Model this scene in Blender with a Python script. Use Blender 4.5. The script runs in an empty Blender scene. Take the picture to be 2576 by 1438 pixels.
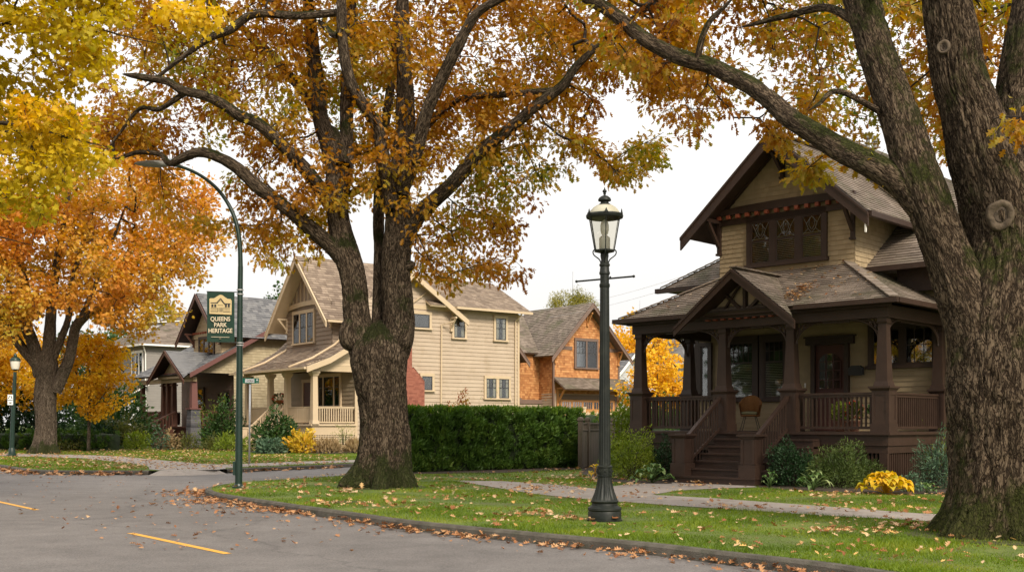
import bpy, math, random
import numpy as np
from mathutils import Vector, Matrix, noise
random.seed(7); NR = np.random.default_rng(7)
R = math.radians
S = bpy.context.scene; COL = S.collection
F = 2750.0; U0 = 1288.0; VH = 1066.0; EYE = 1.5      # survey of the photograph: focal length, axis, horizon, eye height
def at(u, v, Y): return Vector(((u-U0)/F*Y, Y, EYE+(VH-v)/F*Y))
def gnd(u, v, z=0.0):
    Y = F*(EYE-z)/(v-VH); return Vector(((u-U0)/F*Y, Y, z))

# ---------- objects ----------
def link(o, parent=None):
    COL.objects.link(o)
    if parent is not None: o.parent = parent
    return o
def tag(o, label=None, cat=None, group=None, kind=None):
    if label: o['label'] = label
    if cat: o['category'] = cat
    if group: o['group'] = group
    if kind: o['kind'] = kind
    return o
def T(name, label, cat, loc=(0,0,0), rot=0.0, group=None):
    o = bpy.data.objects.new(name, None); link(o)
    o.empty_display_size = .3
    o.location = loc; o.rotation_euler = (0, 0, rot)
    return tag(o, label, cat, group)

SPLIT={'gutter','corner_board','downpipe','roof_rib','trim_board','roof_vent','clamp','banner_arm','pickets_rail'}
class MB:
    def __init__(s): s.v=[]; s.f=[]; s.r=[]; s.M=Matrix.Identity(4); s.cuts=[]
    def add(s, vs, fs, r=None):
        b=len(s.v); s.cuts.append((b,len(s.f)))
        if r is None: r=random.random()
        for p in vs: s.v.append(tuple(s.M @ Vector(p))); s.r.append(r)
        for f in fs: s.f.append(tuple(b+i for i in f))
    def box(s, x0,x1,y0,y1,z0,z1, r=None):
        s.add([(x0,y0,z0),(x1,y0,z0),(x1,y1,z0),(x0,y1,z0),(x0,y0,z1),(x1,y0,z1),(x1,y1,z1),(x0,y1,z1)],
              [(3,2,1,0),(4,5,6,7),(0,1,5,4),(1,2,6,5),(2,3,7,6),(3,0,4,7)], r)
    def frus(s, cx,cy,z0,z1,w0,w1,d0=None,d1=None,r=None):
        d0=d0 or w0; d1=d1 or w1
        a=[(cx+i*w0/2,cy+j*d0/2,z0) for i,j in ((-1,-1),(1,-1),(1,1),(-1,1))]
        b=[(cx+i*w1/2,cy+j*d1/2,z1) for i,j in ((-1,-1),(1,-1),(1,1),(-1,1))]
        s.add(a+b,[(3,2,1,0),(4,5,6,7),(0,1,5,4),(1,2,6,5),(2,3,7,6),(3,0,4,7)],r)
    def ext(s, pts, vec, r=None):
        n=len(pts); vec=Vector(vec); a=[Vector(p) for p in pts]; b=[p+vec for p in a]
        s.add(a+b,[tuple(range(n-1,-1,-1)),tuple(range(n,2*n))]+[(i,(i+1)%n,n+(i+1)%n,n+i) for i in range(n)],r)
    def bar(s, p0,p1,w,h,up=(0,0,1),r=None):
        p0=Vector(p0); p1=Vector(p1); d=(p1-p0).normalized(); up=Vector(up)
        a=d.cross(up)
        if a.length<1e-4: a=Vector((1,0,0))
        a.normalize(); b=a.cross(d).normalized()
        q=[(-w/2,-h/2),(w/2,-h/2),(w/2,h/2),(-w/2,h/2)]
        vs=[p+a*i+b*j for p in (p0,p1) for i,j in q]
        s.add(vs,[(0,1,2,3),(7,6,5,4),(0,4,5,1),(1,5,6,2),(2,6,7,3),(3,7,4,0)],r)
    def tube(s, pts, rad, seg=8, r=None):
        pts=[Vector(p) for p in pts]; n=len(pts)
        if not hasattr(rad,'__len__'): rad=[rad]*n
        vs=[]; fs=[]; x=None
        for i,p in enumerate(pts):
            d=(pts[min(i+1,n-1)]-pts[max(i-1,0)]).normalized()
            if x is None: x=d.orthogonal().normalized()
            x=(x-d*x.dot(d)).normalized(); y=d.cross(x)
            for k in range(seg):
                t=2*math.pi*k/seg; vs.append(p+(x*math.cos(t)+y*math.sin(t))*rad[i])
        for i in range(n-1):
            for k in range(seg):
                fs.append((i*seg+k,i*seg+(k+1)%seg,(i+1)*seg+(k+1)%seg,(i+1)*seg+k))
        fs.append(tuple(range(seg-1,-1,-1))); fs.append(tuple((n-1)*seg+k for k in range(seg)))
        s.add(vs,fs,r)
    def lathe(s, prof, c=(0,0,0), seg=24, flute=0, fl=(0,0), r=None, ph=0):
        vs=[]; fs=[]; n=len(prof)
        for i,(ra,z) in enumerate(prof):
            for k in range(seg):
                t=2*math.pi*k/seg+ph; q=ra
                if flute and fl[0]<=z<=fl[1]: q*=1-.09*(.5-.5*math.cos(t*flute))
                vs.append((c[0]+q*math.cos(t),c[1]+q*math.sin(t),c[2]+z))
        for i in range(n-1):
            for k in range(seg): fs.append((i*seg+k,i*seg+(k+1)%seg,(i+1)*seg+(k+1)%seg,(i+1)*seg+k))
        fs.append(tuple(range(seg-1,-1,-1))); fs.append(tuple((n-1)*seg+k for k in range(seg)))
        s.add(vs,fs,r)
    def build(s, name, mat, parent=None, smooth=False, loc=None, rot=None, bevel=0):
        if name in SPLIT and len(s.cuts)>1:
            C=s.cuts+[(len(s.v),len(s.f))]; o=None
            for (v0,f0),(v1,f1) in zip(C,C[1:]):
                q=MB(); q.v=s.v[v0:v1]; q.r=s.r[v0:v1]; q.f=[tuple(i-v0 for i in f) for f in s.f[f0:f1]]; q.cuts=[(0,0)]
                o=q.build(name,mat,parent,smooth,loc,rot,bevel)
            return o
        me=bpy.data.meshes.new(name); me.from_pydata(s.v,[],s.f)
        at_=me.attributes.new('rnd','FLOAT','POINT'); at_.data.foreach_set('value',s.r)
        me.materials.append(mat)
        if smooth:
            me.polygons.foreach_set('use_smooth',[True]*len(me.polygons))
            if smooth=='auto':
                me.set_sharp_from_angle(angle=R(38))
        me.update()
        o=bpy.data.objects.new(name,me); link(o,parent)
        if loc is not None: o.location=loc
        if rot is not None: o.rotation_euler=(0,0,rot)
        if bevel:
            b=o.modifiers.new('b','BEVEL'); b.width=bevel; b.segments=2; b.limit_method='ANGLE'
        return o

def clip(poly, ax, val, keep_greater):
    out=[]
    for i in range(len(poly)):
        a=poly[i]; b=poly[(i+1)%len(poly)]
        ia=(a[ax]>=val) if keep_greater else (a[ax]<=val)
        ib=(b[ax]>=val) if keep_greater else (b[ax]<=val)
        if ia: out.append(a)
        if ia!=ib:
            t=(val-a[ax])/(b[ax]-a[ax]); out.append((a[0]+(b[0]-a[0])*t, a[1]+(b[1]-a[1])*t))
    return out
def courses(mb, poly, n, expo, proud, tab=None, jit=0.0, base=True):
    """overlapping courses (lap boards, shingles) on a flat convex polygon; n = outward hint"""
    P=[Vector(p) for p in poly]
    nn=Vector((0,0,0))
    for i in range(1,len(P)-1): nn+=(P[i]-P[0]).cross(P[i+1]-P[0])
    nn.normalize()
    if nn.dot(Vector(n))<0: nn=-nn
    up=Vector((0,0,1)); e=(up-nn*nn.dot(up)).normalized(); a=e.cross(nn).normalized()
    O=P[0]; q=[((p-O).dot(a),(p-O).dot(e)) for p in P]
    t0=min(p[1] for p in q); t1=max(p[1] for p in q)
    if base: mb.add(P,[tuple(range(len(P)))] ,.5)
    k=0; t=t0
    while t<t1-1e-4:
        c=clip(q,1,t-jit,True); c=clip(c,1,min(t+expo,t1),False) if len(c)>2 else []
        if len(c)>2:
            s0=min(p[0] for p in c); s1=max(p[0] for p in c)
            if tab: 
                cuts=[s0]; x=s0+random.random()*tab
                while x<s1: cuts.append(x); x+=tab*random.uniform(.7,1.35)
                cuts.append(s1)
            else:
                cuts=[s0]; x=s0+random.uniform(1,4.5)
                while x<s1: cuts.append(x); x+=random.uniform(2.5,4.5)
                cuts.append(s1)
            for i in range(len(cuts)-1):
                if cuts[i+1]-cuts[i]<.004: continue
                g=.003 if tab else .0015
                d=clip(c,0,cuts[i]+g,True); d=clip(d,0,cuts[i+1]-g,False) if len(d)>2 else []
                tb=t-random.random()*jit
                if len(d)>2: d=clip(d,1,tb,True)
                if len(d)<3: continue
                top=[]; low=[]
                pr=proud*(random.uniform(.8,1.2) if tab else 1)
                for (x,y) in d:
                    hh=pr*max(.12,1-(y-t)/expo)
                    top.append(O+a*x+e*y+nn*hh); low.append(O+a*x+e*y)
                m=len(top); fs=[tuple(range(m))]
                vs=top+low
                for j in range(m):
                    y1=d[j][1]; y2=d[(j+1)%m][1]
                    if y1<tb+.002 and y2<tb+.002: fs.append((j,m+j,m+(j+1)%m,(j+1)%m))
                mb.add(vs,fs,random.random())
        t+=expo; k+=1

# ---------- materials ----------
def nodes(m): 
    m.use_nodes=True; nt=m.node_tree; b=nt.nodes['Principled BSDF']; return nt,b
def ramp(nt, stops):
    r=nt.nodes.new('ShaderNodeValToRGB'); e=r.color_ramp.elements
    while len(e)<len(stops): e.new(.5)
    for i,(p,c) in enumerate(stops): e[i].position=p; e[i].color=(*c,1)
    return r
def mat(name, cols, rough=.7, nscale=1.5, rw=.5, bump=0.0, bscale=20, spec=.4, metal=0, coord='Object', stretch=None, dirt=None, dscale=3.0):
    """cols = list of colours ordered dark..light; factor = rnd*rw + noise*(1-rw)"""
    m=bpy.data.materials.new(name); nt,b=nodes(m); L=nt.links.new
    tc=nt.nodes.new('ShaderNodeTexCoord'); vec=tc.outputs[coord]
    if stretch:
        mp=nt.nodes.new('ShaderNodeMapping'); mp.inputs['Scale'].default_value=stretch; L(vec,mp.inputs[0]); vec=mp.outputs[0]
    if len(cols)==1: cols=[tuple(x*.86 for x in cols[0]),tuple(min(1,x*1.12) for x in cols[0])]
    no=nt.nodes.new('ShaderNodeTexNoise'); no.inputs['Scale'].default_value=nscale; no.inputs['Detail'].default_value=6; no.inputs['Roughness'].default_value=.65
    L(vec,no.inputs[0])
    mr=nt.nodes.new('ShaderNodeMapRange'); mr.inputs[1].default_value=.3; mr.inputs[2].default_value=.7; L(no.outputs[0],mr.inputs[0])
    a=nt.nodes.new('ShaderNodeAttribute'); a.attribute_name='rnd'
    mx=nt.nodes.new('ShaderNodeMix'); mx.inputs[0].default_value=rw; L(mr.outputs[0],mx.inputs[2]); L(a.outputs['Fac'],mx.inputs[3])
    rp=ramp(nt,[(i/(len(cols)-1),c) for i,c in enumerate(cols)]); L(mx.outputs[0],rp.inputs[0])
    out=rp.outputs[0]
    if dirt:
        n2=nt.nodes.new('ShaderNodeTexNoise'); n2.inputs['Scale'].default_value=dscale; n2.inputs['Detail'].default_value=8; n2.inputs['Roughness'].default_value=.7; L(tc.outputs[coord],n2.inputs[0])
        r2=nt.nodes.new('ShaderNodeMapRange'); r2.inputs[1].default_value=.5; r2.inputs[2].default_value=.72; L(n2.outputs[0],r2.inputs[0])
        mm=nt.nodes.new('ShaderNodeMix'); mm.data_type='RGBA'; L(r2.outputs[0],mm.inputs[0]); L(out,mm.inputs[6]); mm.inputs[7].default_value=(*dirt,1); out=mm.outputs[2]
    L(out,b.inputs['Base Color'])
    b.inputs['Roughness'].default_value=rough; b.inputs['Specular IOR Level'].default_value=spec; b.inputs['Metallic'].default_value=metal
    if bump:
        n3=nt.nodes.new('ShaderNodeTexNoise'); n3.inputs['Scale'].default_value=bscale; n3.inputs['Detail'].default_value=4; L(vec,n3.inputs[0])
        bp=nt.nodes.new('ShaderNodeBump'); bp.inputs['Strength'].default_value=bump; bp.inputs['Distance'].default_value=.02; L(n3.outputs[0],bp.inputs['Height']); L(bp.outputs[0],b.inputs['Normal'])
    return m
def leafmat(name, stops, trans=.35, rw=.6, nscale=.5, gloss=.25):
    m=bpy.data.materials.new(name); nt,b=nodes(m); L=nt.links.new
    tc=nt.nodes.new('ShaderNodeTexCoord'); no=nt.nodes.new('ShaderNodeTexNoise'); no.inputs['Scale'].default_value=nscale; no.inputs['Detail'].default_value=3
    L(tc.outputs['Object'],no.inputs[0])
    mr=nt.nodes.new('ShaderNodeMapRange'); mr.inputs[1].default_value=.34; mr.inputs[2].default_value=.66; L(no.outputs[0],mr.inputs[0])
    a=nt.nodes.new('ShaderNodeAttribute'); a.attribute_name='rnd'
    mx=nt.nodes.new('ShaderNodeMix'); mx.inputs[0].default_value=rw; L(mr.outputs[0],mx.inputs[2]); L(a.outputs['Fac'],mx.inputs[3])
    rp=ramp(nt,stops); L(mx.outputs[0],rp.inputs[0]); L(rp.outputs[0],b.inputs['Base Color'])
    b.inputs['Roughness'].default_value=.5; b.inputs['Specular IOR Level'].default_value=gloss
    tr=nt.nodes.new('ShaderNodeBsdfTranslucent')
    hs=nt.nodes.new('ShaderNodeHueSaturation'); hs.inputs['Saturation'].default_value=1.15; hs.inputs['Value'].default_value=1.5; L(rp.outputs[0],hs.inputs['Color']); L(hs.outputs[0],tr.inputs[0])
    ms=nt.nodes.new('ShaderNodeMixShader'); ms.inputs[0].default_value=trans; L(b.outputs[0],ms.inputs[1]); L(tr.outputs[0],ms.inputs[2])
    L(ms.outputs[0],nt.nodes['Material Output'].inputs[0])
    return m
def glassmat(name, alpha_clear=.35, tint=(.9,.92,.92)):
    m=bpy.data.materials.new(name); nt,b=nodes(m); L=nt.links.new
    gl=nt.nodes.new('ShaderNodeBsdfGlossy'); gl.inputs['Roughness'].default_value=.03
    tr=nt.nodes.new('ShaderNodeBsdfTransparent'); tr.inputs[0].default_value=(*tint,1)
    lw=nt.nodes.new('ShaderNodeFresnel'); lw.inputs[0].default_value=1.5
    no=nt.nodes.new('ShaderNodeTexNoise'); no.inputs['Scale'].default_value=2.2; tc=nt.nodes.new('ShaderNodeTexCoord'); L(tc.outputs['Object'],no.inputs[0])
    bp=nt.nodes.new('ShaderNodeBump'); bp.inputs['Strength'].default_value=.06; L(no.outputs[0],bp.inputs['Height']); L(bp.outputs[0],gl.inputs['Normal'])
    ad=nt.nodes.new('ShaderNodeMath'); ad.operation='ADD'; ad.inputs[1].default_value=alpha_clear; L(lw.outputs[0],ad.inputs[0])
    ms=nt.nodes.new('ShaderNodeMixShader'); L(ad.outputs[0],ms.inputs[0]); L(tr.outputs[0],ms.inputs[1]); L(gl.outputs[0],ms.inputs[2])
    L(ms.outputs[0],nt.nodes['Material Output'].inputs[0]); return m
def barkmat(name, cols, moss=(.02,.028,.005), moss_amt=.5):
    m=bpy.data.materials.new(name); nt,b=nodes(m); L=nt.links.new
    a=nt.nodes.new('ShaderNodeAttribute'); a.attribute_name='bk'
    mp=nt.nodes.new('ShaderNodeMapping'); mp.inputs['Scale'].default_value=(1,1,.3); L(a.outputs['Vector'],mp.inputs[0])
    def ridge(sc,det,dist,wd):
        q=nt.nodes.new('ShaderNodeTexNoise'); q.inputs['Scale'].default_value=sc; q.inputs['Detail'].default_value=det; q.inputs['Roughness'].default_value=.55; q.inputs['Distortion'].default_value=dist; L(mp.outputs[0],q.inputs[0])
        s1=nt.nodes.new('ShaderNodeMath'); s1.operation='SUBTRACT'; s1.inputs[1].default_value=.5; L(q.outputs[0],s1.inputs[0])
        s2_=nt.nodes.new('ShaderNodeMath'); s2_.operation='ABSOLUTE'; L(s1.outputs[0],s2_.inputs[0])
        m_=nt.nodes.new('ShaderNodeMapRange'); m_.inputs[2].default_value=wd; m_.inputs[3].default_value=.12; L(s2_.outputs[0],m_.inputs[0]); return m_
    ra=ridge(11,3,.9,.06); rb=ridge(24,5,.5,.05)
    mr=nt.nodes.new('ShaderNodeMath'); mr.operation='MULTIPLY'; L(ra.outputs[0],mr.inputs[0]); L(rb.outputs[0],mr.inputs[1])
    n2=nt.nodes.new('ShaderNodeTexNoise'); n2.inputs['Scale'].default_value=9; n2.inputs['Detail'].default_value=8; n2.inputs['Roughness'].default_value=.75; L(mp.outputs[0],n2.inputs[0])
    ml=nt.nodes.new('ShaderNodeMath'); ml.operation='MULTIPLY'; L(mr.outputs[0],ml.inputs[0]); L(n2.outputs[0],ml.inputs[1])
    ml2=nt.nodes.new('ShaderNodeMath'); ml2.operation='MULTIPLY'; ml2.inputs[1].default_value=1.75; L(ml.outputs[0],ml2.inputs[0])
    rp=ramp(nt,[(i/(len(cols)-1),c) for i,c in enumerate(cols)]); L(ml2.outputs[0],rp.inputs[0])
    # moss: grows in patches, on upper sides and by the roots
    tc=nt.nodes.new('ShaderNodeTexCoord'); n3=nt.nodes.new('ShaderNodeTexNoise'); n3.inputs['Scale'].default_value=1.3; n3.inputs['Detail'].default_value=7; n3.inputs['Roughness'].default_value=.7; L(tc.outputs['Object'],n3.inputs[0])
    ge=nt.nodes.new('ShaderNodeNewGeometry'); sx=nt.nodes.new('ShaderNodeSeparateXYZ'); L(ge.outputs['Normal'],sx.inputs[0])
    s2=nt.nodes.new('ShaderNodeSeparateXYZ'); L(tc.outputs['Object'],s2.inputs[0])
    m1=nt.nodes.new('ShaderNodeMath'); m1.operation='MULTIPLY_ADD'; m1.inputs[1].default_value=.22; L(sx.outputs[2],m1.inputs[0]); L(n3.outputs[0],m1.inputs[2])
    hz=nt.nodes.new('ShaderNodeMapRange'); hz.inputs[1].default_value=1.3; hz.inputs[2].default_value=0; hz.inputs[3].default_value=0; hz.inputs[4].default_value=.22; L(s2.outputs[2],hz.inputs[0])
    m2=nt.nodes.new('ShaderNodeMath'); L(m1.outputs[0],m2.inputs[0]); L(hz.outputs[0],m2.inputs[1])
    r3=nt.nodes.new('ShaderNodeMapRange'); r3.inputs[1].default_value=.68-.2*moss_amt; r3.inputs[2].default_value=.8-.2*moss_amt; r3.inputs[4].default_value=.85; L(m2.outputs[0],r3.inputs[0])
    nm=nt.nodes.new('ShaderNodeTexNoise'); nm.inputs['Scale'].default_value=40; L(tc.outputs['Object'],nm.inputs[0])
    rm=ramp(nt,[(.3,tuple(x*.45 for x in moss)),(.7,tuple(x*1.7 for x in moss))]); L(nm.outputs[0],rm.inputs[0])
    mm=nt.nodes.new('ShaderNodeMix'); mm.data_type='RGBA'; L(r3.outputs[0],mm.inputs[0]); L(rp.outputs[0],mm.inputs[6]); L(rm.outputs[0],mm.inputs[7]); L(mm.outputs[2],b.inputs['Base Color'])
    b.inputs['Roughness'].default_value=.92; b.inputs['Specular IOR Level'].default_value=.15
    bp=nt.nodes.new('ShaderNodeBump'); bp.inputs['Strength'].default_value=.9; bp.inputs['Distance'].default_value=.035; L(ml2.outputs[0],bp.inputs['Height']); L(bp.outputs[0],b.inputs['Normal'])
    return m

# ---------- numpy leaf clouds ----------
def half_leaf(out, fold=.3):
    """symmetrical leaf outline (x along, y half width) -> two folded halves"""
    v=[(0,0,0),(1,0,0)]; up=[]; dn=[]
    for x,y in out: up.append(len(v)); v.append((x,y,fold*y-.12*x*x)); dn.append(len(v)); v.append((x,-y,fold*y-.12*x*x))
    v[1]=(1,0,-.12)
    return np.array(v,float), [[0]+up[::-1][::-1]+[1], [1]+dn[::-1]+[0]]
OAK=half_leaf([(.12,.04),(.22,.24),(.33,.09),(.5,.38),(.6,.12),(.78,.3),(.83,.1)])
MAPLE=half_leaf([(.0,.12),(-.08,.38),(.18,.3),(.3,.56),(.42,.28),(.62,.42),(.68,.14)],.22)
OVAL=half_leaf([(.3,.24),(.7,.2)],.25)
FERN=half_leaf([(.25,.1),(.7,.07)],.2)
def leaf_cloud(name, C, D, N, size, tmpl, m, parent=None, rnd=None, width=1.0):
    tv,tf=tmpl; n=len(C); k=len(tv)
    D=D/np.maximum(1e-6,np.linalg.norm(D,axis=1,keepdims=True)); Bv=np.cross(N,D); Bv/=np.maximum(1e-6,np.linalg.norm(Bv,axis=1,keepdims=True)); Nn=np.cross(D,Bv)
    size=np.asarray(size)*np.ones(n)
    V=C[:,None,:]+size[:,None,None]*(tv[None,:,0:1]*D[:,None,:]+width*tv[None,:,1:2]*Bv[:,None,:]+tv[None,:,2:3]*Nn[:,None,:])
    lens=[len(f) for f in tf]; idx=np.concatenate([np.array(f) for f in tf])
    loops=(idx[None,:]+(np.arange(n)*k)[:,None]).ravel()
    tot=np.tile(np.array(lens),n); start=np.concatenate([[0],np.cumsum(tot)[:-1]])
    me=bpy.data.meshes.new(name); me.vertices.add(n*k); me.vertices.foreach_set('co',V.ravel().astype(np.float32))
    me.loops.add(len(loops)); me.loops.foreach_set('vertex_index',loops.astype(np.int32))
    me.polygons.add(len(tot)); me.polygons.foreach_set('loop_start',start.astype(np.int32)); me.polygons.foreach_set('loop_total',tot.astype(np.int32))
    me.update(calc_edges=True)
    if rnd is None: rnd=NR.random(n)
    a=me.attributes.new('rnd','FLOAT','POINT'); a.data.foreach_set('value',np.repeat(rnd,k).astype(np.float32))
    me.materials.append(m)
    return link(bpy.data.objects.new(name,me),parent)
def unit(n):
    d=NR.normal(size=(n,3)); return d/np.linalg.norm(d,axis=1,keepdims=True)
def inpoly(x,y,poly):
    poly=np.array([(p[0],p[1]) for p in poly]); r=np.zeros(len(x),bool); j=len(poly)-1
    for i in range(len(poly)):
        xi,yi=poly[i]; xj,yj=poly[j]
        c=((yi>y)!=(yj>y))&(x<(xj-xi)*(y-yi)/(yj-yi+1e-12)+xi); r^=c; j=i
    return r
M={}
def setup_mats():
    m=M
    m['tan']=mat('tan_siding',[(.275,.205,.118),(.36,.275,.165)],.75,1.2,.5,dirt=(.22,.175,.11),dscale=1.5)
    m['tanshingle']=mat('tan_shingle',[(.28,.21,.122),(.4,.305,.19)],.8,2,.6)
    m['brown']=mat('brown_paint',[(.026,.0135,.009),(.047,.026,.018)],.5,3,.3,bump=.15,bscale=12)
    m['brown2']=mat('red_brown_paint',[(.05,.019,.012),(.09,.036,.022)],.5,3,.3)
    m['dentil']=mat('rust_dentil',[(.2,.045,.02),(.3,.08,.04)],.6)
    m['roof1']=mat('weathered_roof_shingle',[(.085,.066,.05),(.16,.125,.098),(.25,.2,.16)],.85,.9,.5,bump=.4,bscale=60,dirt=(.09,.085,.045),dscale=.8)
    m['roof2']=mat('tan_roof_shingle',[(.12,.085,.062),(.2,.15,.11),(.31,.24,.18)],.85,1.2,.7)
    m['roof3']=mat('slate_roof_shingle',[(.075,.075,.08),(.13,.13,.135),(.21,.205,.2)],.85,1,.7)
    m['cream']=mat('cream_siding',[(.37,.29,.215),(.45,.36,.27)],.7,.8,.5,dirt=(.34,.26,.18),dscale=1.2)
    m['creamtrim']=mat('cream_trim',[(.46,.355,.23),(.55,.43,.29)],.6)
    m['taupe']=mat('taupe_siding',[(.215,.165,.125),(.29,.225,.17)],.75,1,.6)
    m['porchwall']=mat('olive_taupe_siding',[(.25,.20,.13),(.33,.26,.18)],.75,1,.6)
    m['brick']=None
    m['cedar']=mat('cedar_shingle',[(.26,.10,.032),(.43,.185,.062),(.54,.28,.11)],.7,1.5,.75)
    m['mauve']=mat('mauve_brown_trim',[(.13,.085,.065),(.18,.12,.095)],.6)
    m['garage']=mat('varnished_wood_door',[(.42,.19,.06),(.52,.25,.09)],.5)
    m['yshingle']=mat('straw_shingle',[(.32,.26,.16),(.45,.38,.25)],.8,2,.7)
    m['grey']=mat('grey_stucco',[(.2,.185,.17),(.26,.24,.22)],.8)
    m['greyside']=mat('pale_grey_siding',[(.42,.42,.42),(.5,.5,.5)],.8)
    m['white']=mat('white_paint',[(.7,.68,.64),(.8,.78,.74)],.5)
    m['stone']=mat('stacked_slate',[(.03,.03,.035),(.1,.1,.11),(.16,.15,.15)],.8,4,.7,bump=.5)
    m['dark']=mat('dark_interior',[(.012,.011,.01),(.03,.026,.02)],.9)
    m['curtain']=mat('pale_curtain',[(.42,.37,.27),(.55,.5,.4)],.9)
    m['sash']=mat('dark_sash',[(.03,.03,.033),(.05,.05,.055)],.5)
    m['glass']=glassmat('window_glass',.03)
    m['glassd']=glassmat('reflecting_glass',.08)
    m['lampglass']=glassmat('lamp_glass',.02,(.96,.94,.88))
    m['blind']=mat('blind_slats',[(.42,.37,.25),(.5,.45,.32)],.6)
    m['door']=mat('dark_red_door',[(.05,.014,.01),(.08,.022,.016)],.45)
    m['iron']=mat('green_black_iron',[(.005,.007,.0055),(.012,.015,.012)],.5,6,.2,spec=.3,bump=.1,bscale=40,dirt=(.02,.022,.016),dscale=6)
    m['greenpole']=mat('green_painted_steel',[(.004,.017,.012),(.009,.03,.021)],.4,4,.2,spec=.5)
    m['lamphead']=mat('grey_weathered_metal',[(.16,.16,.15),(.3,.3,.28)],.6,20,.2)
    m['opal']=mat('clouded_glass_dome',[(.34,.32,.24),(.46,.44,.35)],.35,5,.2)
    m['steel']=mat('galvanised_steel',[(.4,.4,.4),(.55,.55,.55)],.4,8,.3,metal=.5)
    m['banner']=mat('dark_green_banner',[(.006,.028,.018),(.01,.04,.026)],.7)
    m['gold']=mat('tan_print',[(.50,.38,.19),(.56,.44,.24)],.7)
    m['ivory']=mat('ivory_lettering',[(.62,.52,.38),(.68,.58,.42)],.7)
    m['signgreen']=mat('sign_green',[(.0,.13,.08),(.0,.16,.10)],.5)
    m['signwhite']=mat('sign_white',[(.7,.72,.72),(.8,.8,.8)],.5)
    m['black']=mat('black_print',[(.02,.02,.02),(.04,.04,.04)],.6)
    m['fence']=mat('weathered_fence_wood',[(.07,.055,.04),(.14,.11,.085)],.85,3,.5,stretch=(4,4,.6),dirt=(.05,.055,.025),dscale=2)
    m['wicker']=mat('wicker',[(.16,.06,.015),(.27,.12,.03)],.7,30,.3,bump=.6,bscale=60)
    m['cushion']=mat('sage_cushion',[(.2,.19,.1),(.26,.25,.14)],.9)
    m['clay']=mat('clay_pot',[(.16,.07,.04),(.22,.1,.06)],.8)
    m['mulch']=mat('mulch',[(.012,.009,.006),(.04,.028,.018),(.075,.05,.03)],.95,14,.1,bump=1,bscale=25,coord='Object')
    m['knotwood']=mat('cut_wood',[(.035,.025,.015),(.085,.06,.038),(.14,.104,.068)],.85,9,.1,bump=.6,bscale=22)
    m['brick']=mat('red_brick',[(.16,.05,.034),(.25,.085,.055),(.31,.12,.08)],.85,4,.6)
    m['mortar']=mat('mortar',[(.25,.17,.13)],.9)
    # asphalt
    a=bpy.data.materials.new('asphalt'); nt,bs=nodes(a); L=nt.links.new
    tc=nt.nodes.new('ShaderNodeTexCoord')
    def nz(sc,de=5,ro=.6):
        n=nt.nodes.new('ShaderNodeTexNoise'); n.inputs['Scale'].default_value=sc; n.inputs['Detail'].default_value=de; n.inputs['Roughness'].default_value=ro; L(tc.outputs['Object'],n.inputs[0]); return n
    n1=nz(.22,4); n2=nz(45,4,.8); n3=nz(1.7,6)
    rp=ramp(nt,[(.25,(.098,.088,.083)),(.75,(.14,.127,.12))]); L(n1.outputs[0],rp.inputs[0])
    r2=ramp(nt,[(.3,(.45,.45,.45)),(.5,(1,1,1)),(.72,(1.7,1.7,1.7))]); L(n2.outputs[0],r2.inputs[0])
    mm=nt.nodes.new('ShaderNodeMix'); mm.data_type='RGBA'; mm.blend_type='MULTIPLY'; mm.inputs[0].default_value=1; L(rp.outputs[0],mm.inputs[6]); L(r2.outputs[0],mm.inputs[7])
    r3=ramp(nt,[(.3,(.8,.8,.8)),(.7,(1.2,1.2,1.2))]); L(n3.outputs[0],r3.inputs[0])
    m2=nt.nodes.new('ShaderNodeMix'); m2.data_type='RGBA'; m2.blend_type='MULTIPLY'; m2.inputs[0].default_value=1; L(mm.outputs[2],m2.inputs[6]); L(r3.outputs[0],m2.inputs[7])
    # fine cracks
    vo=nt.nodes.new('ShaderNodeTexVoronoi'); vo.feature='DISTANCE_TO_EDGE'; vo.inputs['Scale'].default_value=.16
    w=nz(.8,8,.7); mv=nt.nodes.new('ShaderNodeMix'); mv.data_type='VECTOR'; mv.inputs[0].default_value=.5; L(tc.outputs['Object'],mv.inputs[4]); L(w.outputs['Color'],mv.inputs[5]); L(mv.outputs[1],vo.inputs['Vector'])
    rc=ramp(nt,[(0,(.3,.3,.3)),(.0016,(1,1,1))]); L(vo.outputs[0],rc.inputs[0])
    m3=nt.nodes.new('ShaderNodeMix'); m3.data_type='RGBA'; m3.blend_type='MULTIPLY'; m3.inputs[0].default_value=.45; L(m2.outputs[2],m3.inputs[6]); L(rc.outputs[0],m3.inputs[7])
    L(m3.outputs[2],bs.inputs['Base Color']); bs.inputs['Roughness'].default_value=.8
    bp=nt.nodes.new('ShaderNodeBump'); bp.inputs['Strength'].default_value=.8; bp.inputs['Distance'].default_value=.01; L(n2.outputs[0],bp.inputs['Height']); L(bp.outputs[0],bs.inputs['Normal']); m['asphalt']=a
    m['kerb']=mat('old_concrete_kerb',[(.042,.036,.028),(.078,.068,.054),(.12,.107,.086)],.9,3,.15,bump=.8,bscale=70,dirt=(.035,.04,.02),dscale=4)
    m['walk']=mat('concrete_path',[(.22,.19,.168),(.3,.262,.232)],.9,1.2,.15,bump=.4,bscale=70,dirt=(.17,.148,.125),dscale=2.5)
    m['lawn']=mat('lawn_soil_grass',[(.04,.06,.008),(.08,.12,.014),(.15,.17,.03)],.95,.8,.05,bump=.6,bscale=30,dirt=(.1,.09,.035),dscale=.6)
    m['yellowline']=mat('yellow_road_paint',[(.55,.27,.03),(.7,.36,.045)],.7,8,.1,dirt=(.2,.135,.06),dscale=30)
    m['grass']=leafmat('grass_blades',[(0,(.04,.075,.004)),(.45,(.11,.175,.008)),(.8,(.2,.24,.016)),(1,(.3,.26,.05))],.3,.45,.55)
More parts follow.
